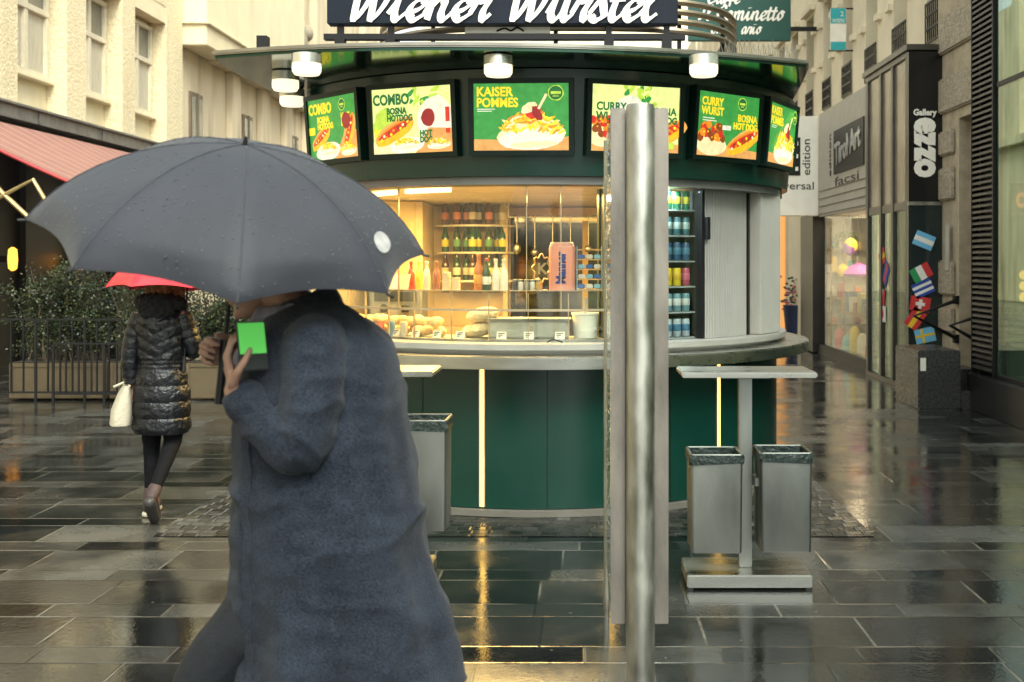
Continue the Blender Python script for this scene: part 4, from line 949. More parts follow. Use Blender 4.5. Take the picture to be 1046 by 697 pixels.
rows = [(1.916, [((.10, .04, .015), (.55, .2, .12)), ((.10, .04, .015), (.55, .2, .12)), ((.05, .03, .015), (.5, .45, .35)), ((.10, .04, .015), (.55, .2, .12)), ((.4, .34, .2), (.6, .55, .4))], 'brown bottle with %s label on the top bottle cabinet shelf'),
        (1.686, [((.02, .07, .025), (.65, .55, .04)), ((.02, .05, .02), (.1, .25, .08)), ((.02, .07, .025), (.65, .55, .04)), ((.02, .05, .02), (.1, .25, .08)), ((.02, .07, .025), (.65, .55, .04))], 'dark green bottle with %s label on the middle cabinet shelf'),
        (1.446, [((.06, .03, .015), (.5, .42, .25)), ((.02, .06, .02), (.55, .5, .35)), ((.06, .03, .015), (.5, .42, .25)), ((.03, .07, .02), (.6, .5, .1)), ((.02, .06, .02), (.55, .5, .35))], 'bottle with %s label on the bottom cabinet shelf')]
proto = {}
def lcol(c):
    return {(.55, .2, .12): 'a red', (.5, .45, .35): 'a grey', (.6, .55, .4): 'a cream', (.65, .55, .04): 'a yellow', (.1, .25, .08): 'a green', (.5, .42, .25): 'a tan', (.55, .5, .35): 'a pale', (.6, .5, .1): 'a mustard'}[c]
for z, items, lt in rows:
    for ang_row, rr in ((0, .31), (1, .22)):
        for i, (gc, lc) in enumerate(items):
            a = -52 + i * 26 + ang_row * 10
            loc = (CX + rr * sin(R(a)), CY - rr * cos(R(a)), z)
            lb = lt % lcol(lc) + (', front row' if not ang_row else ', back row')
            key = (z, gc, lc)
            if key not in proto: proto[key] = bottle(loc, gc, lc, lb, 'bottles in the cabinet')
            else: copy_tree(proto[key], loc, lb, 'bottles in the cabinet')
# glass display case on the inside of the counter
dc = thing('display_case', (kx, ky - 1.45, 1.087), 'curved glass food display case along the inside of the kiosk counter', 'display case')
q = MB(); q.arc(1.30, 1.645, 1.40, 1.412, -66, 16.3, 50); q.build('top_shelf', glass_s, dc, True)
q = MB(); q.arc(1.635, 1.641, 1.087, 1.399, -66, 16.3, 50); q.build('front_glass', glass_c, dc, True)
q = MB(); q.arc(1.25, 1.63, 1.087, 1.10, -66, 16.3, 50); q.build('tray', steel2, dc)
q = MB()
for a in (-66, -56, -47, -38, -30, -20, -11, -2, 7, 16): q.arc(1.632, 1.646, 1.087, 1.399, a - .09, a + .09, 1)
q.arc(1.63, 1.648, 1.4125, 1.418, -66, 16.3, 50)
q.build('edge_strip', mm('brass_edge', (.50, .42, .28), .25, .6), dc)
def on(a, r, z): return K(a, r, z)
def atx(px, r):                                               # angle on the kiosk circle under a photo column
    best = min((abs(595 + F_PX * K(a / 10, r, 0).x / K(a / 10, r, 0).y - px), a / 10) for a in range(-700, 700)); return best[1]
ZT = 1.4125
for px, gc, lc, nm, s_ in ((489, (.55, .16, .02), (.7, .3, .03), 'slim orange bottle on the display shelf left of the dark green one', .98), (497, (.01, .06, .02), (.75, .72, .6), 'dark green bottle with white label between orange and white bottles', .86),):
    bottle(on(atx(px, 1.45), 1.45, ZT), gc, lc, nm, 'bottles on the display shelf', s_, capc=(.55, .05, .03) if px > 490 else (.6, .2, .02))
for px in (506.5, 515):
    bottle(on(atx(px, 1.45), 1.45, ZT), (.75, .70, .55), (.75, .7, .55), 'left white sauce bottle beside the dark green bottle' if px < 510 else 'right white sauce bottle next to the row of jars', 'bottles on the display shelf', .84, False, (.7, .66, .5))
for k in range(5):
    c = on(atx(526 + k * 6, 1.45), 1.45, ZT); t = thing('jar', c, ['dark', 'white', 'grey', 'white', 'amber'][k] + [' small jar leftmost of the jar row', ' small jar left of the grey jar', ' small jar in the middle of the jar row', ' small jar right of the grey jar', ' small jar rightmost of the jar row'][k], 'jar', 'jars on the display shelf')
    cc = [(.05, .05, .045), (.6, .58, .5), (.25, .25, .22), (.6, .58, .5), (.45, .28, .06)][k]
    q = MB(); q.lathe([(.016, 0), (.018, .003), (.018, .055), (.014, .06)], c, 12); q.build('jar_body', colm('jar_%d' % k, cc, .3), t, True)
    q = MB(); q.lathe([(.0185, .0605), (.0185, .073), (.003, .074)], c, 12); q.build('jar_lid', steel, t, True)
# pink wafer tin
c = on(atx(574, 1.44), 1.44, ZT)
t = thing('canister', c, 'pink canister with blue vertical lettering on the display shelf', 'canister')
def rrect(hx, hy, r, n=5):
    P_ = []
    for cx_, cy_, a0 in ((hx - r, hy - r, 0), (-hx + r, hy - r, 90), (-hx + r, -hy + r, 180), (hx - r, -hy + r, 270)):
        for k in range(n + 1): P_.append((cx_ + r * cos(R(a0 + 90 * k / n)), cy_ + r * sin(R(a0 + 90 * k / n))))
    return P_
def rbox(mb, c, hx, hy, z0, z1, r, ins=None):
    c = Vector(c); P_ = rrect(hx, hy, r); pr = [(z0, .97), (z0 + .006, 1), (z1 - .02, 1), (z1 - .006, .96), (z1, .86)]
    mb.loft([[(c.x + x * s_, c.y + y * s_, c.z + z) for x, y in P_] for z, s_ in pr])
pink = colm('pink_tin', (.72, .30, .21), .4)
q = MB(); rbox(q, c, .085, .06, .001, .30, .03); q.build('canister_body', pink, t, True)
q = MB(); rbox(q, c, .078, .054, .301, .318, .03); q.build('lid', colm('pink_lid', (.78, .42, .30), .4), t, True)
text('Manner', frame((c.x + .022, c.y - .0615, c.z + .045), (0, 0, 1), (-1, 0, 0), (0, -1, 0)), .085, colm('deep_blue', (.02, .04, .22)), 'lettering', t, wfit=.21, bold=.004)
# round wire hanger left of it
c = on(atx(553, 1.44), 1.44, ZT)
t = thing('wire_stand', c, 'scalloped wire stand with a letter left of the pink canister', 'stand')
q = MB(); q.tube([(c.x + (.055 + .008 * cos(a_ * 8)) * cos(a_), c.y, c.z + .145 + (.085 + .012 * cos(a_ * 8)) * sin(a_)) for a_ in [2 * pi * k / 64 for k in range(65)]], .005, 6, caps=False); q.tube([(c.x, c.y, c.z), (c.x, c.y, c.z + .055)], .006, 6); q.box(c.x - .04, c.x + .04, c.y - .03, c.y + .03, c.z + .0005, c.z + .006)
q.build('wire', goldm, t, True)
text('K', frame((c.x - .028, c.y - .002, c.z + .11), (1, 0, 0), (0, 0, 1), (0, -1, 0)), .1, goldm, 'lettering', t, bold=.003)
# wire rack with blue packs
c = on(atx(602, 1.44), 1.44, ZT)
t = thing('snack_rack', c, 'small tiered snack rack right of the pink canister', 'rack')
q = MB(); q.box(c.x - .085, c.x - .079, c.y - .05, c.y + .05, c.z + .001, c.z + .29); q.box(c.x + .079, c.x + .085, c.y - .05, c.y + .05, c.z + .001, c.z + .29); q.build('side_panel', colm('rack_blue', (.15, .35, .45)), t)
for k in range(5):
    q = MB(); q.box(c.x - .078, c.x + .078, c.y - .05, c.y + .05, c.z + .004 + k * .065, c.z + .012 + k * .065); q.build('shelf', mm('rack_orange', (.55, .30, .10), .5), t)
k_ = 0
for k in range(4):
    for j in range(3):
        q = MB(); x = c.x - .052 + j * .052; q.box(x - .022, x + .022, c.y - .045, c.y + .02, c.z + .0125 + k * .065, c.z + .042 + k * .065)
        nm = ('blue', 'white', 'pale blue')[(j + k) % 3]; pos = ('left', 'middle', 'right')[j]; lev = ('bottom', 'second lowest', 'second highest', 'top')[k]
        tag(q.build('snack_pack', colm('pack_' + nm.replace(' ', '_'), {'blue': (.03, .12, .35), 'white': (.6, .58, .5), 'pale blue': (.2, .4, .5)}[nm]), bevel=.005), '%s snack pack at the %s of the %s shelf of the snack rack' % (nm, pos, lev), 'snack pack', 'snack packs on the rack')
# bread under the shelf
breadm = mm('bread', (.72, .48, .20), .55, 0, .35, 14, .3, 60)
k = 0
desc = {0: 'bread roll at the lower layer of the display case heap', 1: 'bread roll on the upper layer of the display case heap'}
for row, (aa, z, n) in enumerate(((-60, 1.135, 18), (-59, 1.20, 17))):
    for i in range(n):
        a = aa + i * 2.0; c = on(a, 1.48 + random.uniform(-.06, .06), z + random.uniform(-.008, .01))
        q = MB(); q.ell(c, .052, .040, .034, 14, 8, rot=Matrix.Rotation(R(a), 3, 'Z') @ Matrix.Rotation(random.uniform(-.2, .2), 3, 'Y'))
        b_ = q.build('bread_roll', breadm, smooth=True)
        tag(b_, desc[row], 'bread roll', 'bread rolls in the lower layer of the display case' if row == 0 else 'bread rolls in the upper layer of the display case')
for k in range(7):
    a = -60 + k * 4.2; c = on(a, 1.59, 1.1)
    cc = [(.45, .05, .03), (.05, .05, .05), (.6, .5, .08), (.2, .22, .24), (.5, .12, .05), (.1, .2, .3), (.5, .45, .35)][k]
    q = MB(); q.lathe([(.025, .0), (.026, .09), (.022, .1), (.003, .101)], c, 12); tag(q.build('sauce_tub', colm('tub_%d' % k, cc, .35), smooth=True), ['red', 'black', 'yellow', 'grey', 'brick red', 'blue', 'cream'][k] + ' sauce tub in front of the bread in the display case', 'tub', 'sauce tubs in the display case')
# white loaf bags, steel tray, bucket
for (px, z, nm) in ((493, 1.20, 'cream paper bag of buns on top of the lower bun bag'), (488, 1.10, 'cream paper bag of buns lying under another one')):
    c = on(atx(px, 1.42), 1.42, z); q = MB(); q.ell(c + Vector((0, 0, .05)), .115, .09, .05, 16, 8, rot=Matrix.Rotation(R(-10), 3, 'Y'))
    o_ = q.build('bun_bag', mm('bag_cream', (.78, .60, .32), .55, 0, .3, 20, 1.2, 26), smooth=True); tag(o_, nm, 'bun bag', 'bun bags')
c = on(atx(541, 1.40), 1.40, 1.1005)
t = thing('steel_tray', c, 'wide grey steel food container inside the display case', 'container')
a_ = R(atx(541, 1.40)); q = MB(); q.M = Matrix.Translation(c) @ Matrix.Rotation(a_, 4, 'Z')
q.box(-.26, .26, -.10, .10, 0, .115); q.build('container_body', mm('tray_grey', (.42, .42, .36), .35, .3), t, bevel=.01)
q = MB(); q.M = Matrix.Translation(c) @ Matrix.Rotation(a_, 4, 'Z'); q.box(-.275, .275, -.115, .115, .116, .13); q.build('rim', steel2, t, bevel=.005)
c = on(atx(598, 1.44), 1.44, 1.1005)
t = thing('bucket', c, 'white plastic bucket with ladle handle inside the kiosk window', 'bucket')
q = MB(); q.lathe([(.075, .0), (.088, .15), (.092, .152), (.092, .165), (.084, .165), (.07, .03), (.003, .03)], c, 20); q.build('bucket_body', white, t, True)
q = MB(); q.tube([c + Vector((-.01, 0, .06)), c + Vector((.005, 0, .26))], .011, 8); q.build('ladle_handle', grey_p, t, True)
q = MB(); c = on(atx(566, 1.62), 1.755, 1.087); q.tube(crom([c + Vector((-.05, 0, .006)), c + Vector((-.02, .0, .022)), c + Vector((.01, 0, .02)), c + Vector((.05, -.01, .006))]), .005, 6)
tag(q.build('tongs', black, smooth=True), 'thin black tongs on the kiosk sill in front of the steel container', 'tongs')
pc_m = colm('price_card', (.78, .74, .62))
for k, px in enumerate((404, 424, 446, 470, 512, 540, 572)):
    a_ = atx(px, 1.60); q = MB(); q.M = Matrix.Translation(on(a_, 1.60, 1.1005)) @ Matrix.Rotation(R(a_), 4, 'Z') @ Matrix.Rotation(R(-14), 4, 'X'); q.box(-.032, .032, -.002, .002, .0006, .05)
    o_ = q.build('price_card', pc_m); q = MB(); q.M = Matrix.Translation(on(a_, 1.60, 1.1005)) @ Matrix.Rotation(R(a_), 4, 'Z') @ Matrix.Rotation(R(-14), 4, 'X')
    for j in range(3): q.box(-.022, .02 - .012 * j, -.0032, -.0022, .035 - .011 * j, .040 - .011 * j)
    q.build('print', blackp, o_); tag(o_, 'small white price card standing in the front of the display case', 'price card', 'price cards in the display case')
for k, (px, cc, nm) in enumerate(((420, (.65, .06, .03), 'red'), (428, (.75, .55, .05), 'yellow'), (436, (.65, .60, .45), 'cream'), (446, (.35, .12, .04), 'brown'))):
    bottle(on(atx(px, 1.42), 1.42, ZT), cc, cc, nm + ' squeeze bottle at the left end of the display shelf', 'squeeze bottles on the display shelf', .78, False, cc)
for k, (px, hh_, nm) in enumerate(((456, .13, 'taller'), (466, .09, 'shorter'))):
    c = on(atx(px, 1.42), 1.42, ZT); q = MB()
    for j in range(int(hh_ / .012)): q.lathe([(.026, j * .012), (.032, j * .012 + .011)], c, 14)
    tag(q.build('cup_stack', colm('paper_cup', (.7, .62, .45)), smooth=True), nm + ' stack of paper cups on the display shelf beside the squeeze bottles', 'cups', 'paper cup stacks')
t = thing('coffee_machine', (-1.42, ky - .35, 1.05), 'steel coffee machine standing at the left inside the kiosk', 'coffee machine')
q = MB(); q.box(-1.62, -1.22, ky - .3, ky + .05, .95, 1.45); q.build('machine_body', steel2, t, bevel=.02)
q = MB(); q.box(-1.58, -1.26, ky - .312, ky - .301, 1.30, 1.42); q.build('front_panel', blackp, t)
q = MB(); q.box(-1.60, -1.24, ky - .36, ky - .301, .95, 1.0); q.build('drip_tray', blackp, t)
for x in (-1.5, -1.34): q = MB(); q.lathe([(.03, 1.22), (.03, 1.27), (.012, 1.28)], (x, ky - .34, 0), 12); q.box(x - .012, x + .012, ky - .44, ky - .37, 1.235, 1.25); q.build('brew_handle', blackp, t, True)
t = thing('work_table', (-.9, ky - .1, .1), 'steel work table under the coffee machine inside the kiosk', 'table')
q = MB(); q.box(-1.64, -.5, ky - .4, ky + .3, .90, .949); q.build('tabletop', steel2, t)
for x in (-1.3, -.54):
    for y in (ky - .36, ky + .26): q = MB(); q.box(x - .02, x + .02, y - .02, y + .02, .091, .899); q.build('leg', steel2, t)
t = thing('wall_notice', (.75, yb, 1.6), 'framed paper notice on the cream wall right of the rear kiosk door', 'notice')
q = MB(); q.box(.5, .78, yb + .005, yb + .018, 1.35, 1.75); q.build('frame', goldm, t); q = MB(); q.box(.52, .76, yb + .0, yb + .0045, 1.37, 1.73); q.build('paper', pc_m, t)
t = thing('utensil_rail', (-.2, ky + .6, 1.95), 'rail of hanging ladles and tongs inside the kiosk', 'rail')
q = MB(); q.tube([(-.62, ky + .62, 1.98), (.3, ky + .62, 1.98)], .007, 6); q.tube([(-.62, ky + .62, 1.98), (-.62, ky + .62, 2.099)], .006, 6); q.tube([(.3, ky + .62, 1.98), (.3, ky + .62, 2.099)], .006, 6); q.build('rail', steel, t)
for k in range(6):
    x = -.55 + k * .15; q = MB(); q.tube([(x, ky + .605, 1.985), (x, ky + .60, 1.74 - .03 * (k % 2))], .005, 6); q.ell((x, ky + .60, 1.71 - .03 * (k % 2)), .035, .02, .03 if k % 3 else .05, 10, 6); q.build('ladle', steel2, t, True)
# drinks fridge behind the glass on the right
fg = thing('drinks_fridge', tuple(K(22, 1.4, .1)), 'drinks fridge with rows of cans behind the kiosk glass right of the steel post', 'fridge')
q = MB(); q.arc(1.30, 1.34, .1, 2.09, 17.4, 41.5, 12); q.arc(1.341, 1.67, .1, 2.09, 17.9, 18.4, 2); q.arc(1.341, 1.62, .1, 2.09, 41.6, 42.4, 2); q.build('case', mm('fridge_dark', (.02, .028, .03), .3), fg)
lev = [1.10, 1.27, 1.44, 1.61, 1.78, 1.95]
for z in lev: 
    q = MB(); q.arc(1.342, 1.655, z - .012, z - .002, 18.5, 41.4, 12); q.build('shelf', mm('fridge_shelf', (.25, .28, .28), .3), fg)
def can(loc, c1, c2, label, group):
    t = thing('drink_can', loc, label, 'can', group); L0 = Vector(loc)
    q = MB(); q.lathe([(.026, 0), (.031, .006), (.031, .112), (.026, .12), (.003, .119)], L0, 14); q.build('can_body', colm('can_%.2f_%.2f_%.2f' % c1, c1, .25), t, True)
    q = MB(); q.lathe([(.0312, .04), (.0318, .041), (.0318, .085), (.0312, .086)], L0, 14); q.build('can_print', colm('can_%.2f_%.2f_%.2f' % c2, c2, .35), t, True)
    return t
for i, (c1, c2, nm) in enumerate((((.30, .36, .40), (.03, .12, .22), 'silver and blue can on the lowest shelf of the drinks fridge'), ((.10, .22, .26), (.45, .48, .46), 'teal can with silver band on the second lowest fridge shelf'),
        ((.62, .48, .02), (.55, .36, .02), 'yellow can on the middle shelf of the drinks fridge'), ((.02, .07, .15), (.05, .16, .24), 'dark blue can on the fridge shelf above the yellow cans'),
        ((.03, .10, .12), (.25, .32, .30), 'dark teal can on the second highest fridge shelf'), ((.02, .12, .06), (.5, .42, .04), 'green can with yellow band on the top shelf of the drinks fridge'))):
    pr = None
    for j in range(7):
        for rr in (1.61,) if i != 0 else (1.61, 1.53):
            loc = K(21 + j * 2.75, rr, lev[i])
            if i == 2 and j == 6: can(loc, (.35, .06, .10), (.45, .1, .15), 'dark red can at the right end of the yellow can row', 'cans in the fridge'); continue
            if pr is None: pr = can(loc, c1, c2, nm, nm.split(' on the')[0] + 's in the fridge')
            else: copy_tree(pr, loc)
ld = bpy.data.lights.new('fridge_light', 'AREA'); ld.energy = 16; ld.size = .3; ld.color = (.8, .95, 1); lo = bpy.data.objects.new('fridge_light', ld); COL.objects.link(lo); lo.location = K(27, 1.60, 2.08)
# red and white leaflets at the left end of the case
for k, (px, cc, nm) in enumerate(((393, (.6, .15, .2), 'pink'), (402, (.7, .6, .5), 'white'), (411, (.65, .5, .3), 'tan'))):
    c = on(atx(px, 1.5), 1.5, ZT); q = MB(); q.M = Matrix.Translation(c) @ Matrix.Rotation(R(-40 + 9 * k), 4, 'Z') @ Matrix.Rotation(R(-18), 4, 'X'); q.box(-.045, .045, -.002, .002, 0.002, .11)
    tag(q.build('leaflet', colm('leaf_' + nm, cc)), nm + ' leaflet leaning at the left end of the display shelf', 'leaflet', 'leaflets on the display shelf')

# ================================================================== STEEL POST WITH GLASS SCREEN
wsn = thing('glass_screen', (.212, 4.2, 0), 'tall brushed steel post carrying a narrow wet glass wind screen', 'glass screen')
q = MB(); q.lathe([(.0525, .0), (.0525, 2.165), (.049, 2.178), (.003, 2.18)], (.213, 4.14, 0), 32); q.build('post', steel, wsn, True)
q = MB(); q.lathe([(.085, .001), (.085, .01), (.054, .016), (.0535, .016)], (.213, 4.14, 0), 24); q.build('foot_ring', steel, wsn, True)
q = MB(); q.box(.104, .158, 4.16, 4.172, .262, 2.168); q.box(.266, .318, 4.16, 4.172, .262, 2.168); q.box(.150, .274, 4.19, 4.20, .262, 2.166)
q.build('clamp_plate', bronze_steel, wsn, bevel=.002)
q = MB(); q.box(.106, .118, 4.173, 5.18, .265, 2.162); q.build('glass_pane', glass_wet, wsn)
q = MB(); q.tube([(.112, 5.2, 0), (.112, 5.2, 2.16)], .014, 10); q.build('far_post', steel, wsn, True)
q = MB()
for k in range(700):
    y = random.uniform(4.2, 5.15); z = random.uniform(.35, 2.14); r_ = random.uniform(.0012, .0035); q.ell((.1055, y, z), .0012, r_, r_ * 1.3, 6, 4)
o_ = q.build('rain_drops', glass('drop_glass', (.9, .92, .9), .25), wsn, True); o_['kind'] = 'stuff'

# ================================================================== STANDING TABLES WITH BINS
def stand(name, x, y, lab, cat):
    t = thing(name, (x, y, 0), lab, cat, 'steel standing tables')
    q = MB(); q.box(x - .305, x + .305, y - .17, y + .17, .012, .075); b_ = q.build('base_plate', counter_steel, t, bevel=.006)
    for a, b in ((-.29, -.15), (.29, -.15), (-.29, .15), (.29, .15)):
        q = MB(); q.box(x + a - .015, x + a + .015, y + b - .015, y + b + .015, 0, .0118); q.build('rubber_foot', blackp, b_)
    q = MB(); q.box(x - .032, x + .032, y - .03, y + .03, .0755, 1.02); q.build('post', steel2, t, bevel=.004)
    q = MB(); q.box(x - .33, x + .33, y - .17, y + .17, 1.035, 1.062); q.build('tabletop', counter_steel, t, bevel=.006)
    q = MB(); q.box(x - .12, x + .12, y - .05, y + .05, 1.0205, 1.0345); q.build('top_bracket', steel2, t)
    return t
def bin_(x, y, z0, hgt, lab, wv=.122):
    t = thing('waste_bin', (x, y, z0), lab, 'bin', 'steel waste bins')
    q = MB(); h2 = .115
    P0 = rrect(wv, h2, .014); P1 = rrect(wv * 1.03, h2 * 1.03, .014)
    c = Vector((x, y, 0))
    def ring(P_, z, s_=1): return [(x + a * s_, y + b * s_, z) for a, b in P_]
    q.loft([ring(P0, z0, .98), ring(P0, z0 + .006), ring(P1, z0 + hgt - .02), ring(P1, z0 + hgt), ring(P1, z0 + hgt, .93), ring(P0, z0 + .05, .92), ring(P0, z0 + .045, .1)])
    q.build('bin_body', steel2, t, True)
    bagm = mm('bin_bag', (.018, .030, .027), .30, 0, .3, 40, .6, 50)
    q = MB(); N = len(P1)
    j = [random.uniform(.99, 1.03) for _ in range(N)]; dz = [random.uniform(-.012, .006) for _ in range(N)]
    rg = lambda s_, z, jj=1: [(x + a * s_ * (j[k] if jj else 1), y + b * s_ * (j[k] if jj else 1), z + dz[k] * jj) for k, (a, b) in enumerate(P1)]
    q.loft([rg(1.035, z0 + hgt - .035), rg(1.05, z0 + hgt - .012), rg(1.04, z0 + hgt + .006, 0), rg(.92, z0 + hgt + .006, 0), rg(.90, z0 + hgt - .05, 0), rg(.88, z0 + .2, 0), rg(.1, z0 + .18, 0)], caps=False)
    q.build('bin_bag', bagm, t, True)
    q = MB(); q.tube([(x + a, y + b, z0 + hgt + .006) for a, b in P1] + [(x + P1[0][0], y + P1[0][1], z0 + hgt + .006)], .005, 6, caps=False); q.build('bag_ring', mm('ring_grey', (.10, .11, .10), .4, .6), t, True)
    return t
tb = stand('standing_table', .815, 5.65, 'narrow steel standing table with two bins right of the post', 'table')
bin_(.65, 5.56, .19, .47, 'steel bin under the right standing table, left of its post')
bin_(.99, 5.58, .19, .475, 'steel bin under the right standing table, right of its post')
q = MB(); q.box(.773, .782, 5.50, 5.62, .5, .54); q.box(.848, .866, 5.52, 5.64, .5, .54); q.build('bin_bracket', steel2, tb)
tb2 = stand('standing_table', -1.065, 5.70, 'narrow steel standing table half hidden behind the walker with the umbrella', 'table')
bin_(-.80, 5.58, .292, .53, 'steel bin with black bag close behind the walker with the umbrella', .135)
q = MB(); q.box(-1.032, -.938, 5.60, 5.665, .6, .64); q.build('bin_bracket', steel2, tb2)

# ================================================================== PLANTERS AND FENCE
brz = mm('planter_bronze', (.135, .105, .065), .4, .4, .2, 4, dirt=.3)
leafm = []
for k, c in enumerate(((.008, .018, .007), (.020, .034, .009), (.055, .062, .014))): leafm.append(mm('hedge_leaf_%d' % k, c, .5, 0, .3, 9))
twig = mm('twig', (.07, .05, .03), .8)
def planter(x0, x1, y, lab, lab2, hgt, seed):
    rnd = random.Random(seed)
    t = thing('planter_box', ((x0 + x1) / 2, y, 0), lab, 'planter', 'bronze planter boxes')
    q = MB(); q.box(x0, x1, y, y + .5, .02, .43); q.build('box_panel', brz, t, bevel=.006)
    q = MB(); 
    for x in (x0, x1 - .05): q.box(x + .004, x + .046, y - .012, y - .001, .03, .42)
    q.box(x0 + .05, x1 - .05, y - .012, y - .001, .385, .42); q.box(x0 + .05, x1 - .05, y - .012, y - .001, .03, .06); q.build('edge_frame', brz, t, bevel=.003)
    q = MB(); q.box(x0 + .02, x1 - .02, y + .02, y + .48, .431, .44); q.build('soil', mm('soil', (.02, .015, .01), .9), t)
    h = thing('hedge_plant', ((x0 + x1) / 2, y + .25, .44), lab2, 'plant', 'hedge plants in the planters')
    q = MB(); tips = []
    for k in range(34):
        bx = rnd.uniform(x0 + .1, x1 - .1); by = y + .25 + rnd.uniform(-.12, .12)
        tip = Vector((bx + rnd.uniform(-.22, .22), by + rnd.uniform(-.25, .22), .44 + hgt * rnd.uniform(.45, 1.0)))
        m_ = Vector((bx + rnd.uniform(-.05, .05), by, .44 + hgt * .3)); P_ = crom([(bx, by, .42), m_, tip], 4); q.tube(P_, .01, 5, rad=[.012 - .009 * i / (len(P_) - 1) for i in range(len(P_))])
        tips.append(P_)
        for s_ in range(3):
            b0 = P_[rnd.randint(2, len(P_) - 2)]; b1 = b0 + Vector((rnd.uniform(-.28, .28), rnd.uniform(-.2, .15), rnd.uniform(.02, .25))); q.tube([b0, (b0 + b1) / 2 + Vector((0, 0, .02)), b1], .004, 4); tips.append([b0, (b0 + b1) / 2, b1])
    q.build('branch', twig, h)
    q = MB(); n = 0
    for k in range(15000):
        P_ = rnd.choice(tips); f = rnd.random() ** .6; i = min(int(f * (len(P_) - 1)), len(P_) - 2); c = P_[i].lerp(P_[i + 1], rnd.random()) + Vector((rnd.gauss(0, .055), rnd.gauss(0, .055), rnd.gauss(0, .05)))
        if c.z < .46: continue
        d_ = Vector((rnd.gauss(0, 1), rnd.gauss(0, 1), rnd.gauss(.3, 1))).normalized(); s_ = d_.cross(Vector((rnd.gauss(0, 1), rnd.gauss(0, 1), rnd.gauss(0, 1)))).normalized()
        l, w_ = rnd.uniform(.022, .045), rnd.uniform(.006, .012)
        q.i = 2 if rnd.random() < .20 else (1 if noise.noise(c * 3.5) > -.05 else 0)
        q._add([c, c + d_ * l * .5 + s_ * w_, c + d_ * l, c + d_ * l * .5 - s_ * w_], [(0, 1, 2, 3)])
    q.build('foliage', leafm, h, fix=False)
planter(-6.62, -5.5, 13.0, 'bronze planter box leftmost behind the thin railing', 'dark bushy hedge plant in the leftmost bronze planter', 1.15, 1)
planter(-5.46, -4.62, 13.0, 'bronze planter box in the middle left of the woman', 'tall yellow green hedge plant in the middle planter beside the woman', 1.22, 2)
planter(-4.58, -3.75, 13.0, 'bronze planter box half hidden behind the woman', 'lower hedge plant behind the shoulder of the woman', 1.0, 3)
for k, (y, x0, x1, h0, lab) in enumerate(((12.70, -6.72, -5.2, .96, 'taller thin black railing panel at the left in front of the planters'), (12.55, -5.9, -4.62, .70, 'lower thin black railing panel ending beside the woman'))):
    t = thing('fence', ((x0 + x1) / 2, y, 0), lab, 'fence', 'black railing panels')
    for z_ in (h0 - .02, .12):
        q = MB(); q.box(x0, x1, y - .012, y + .012, z_, z_ + .02); q.build('rail', black, t)
    n = int((x1 - x0) / .135)
    for i in range(n + 1):
        x = x0 + (x1 - x0) * i / n; q = MB(); wd = .013 if i % 4 == 0 else .007; q.box(x - wd, x + wd, y - .011, y + .011, .0 if i % 4 == 0 else .141, h0 - .021); q.build('bar', black, t)

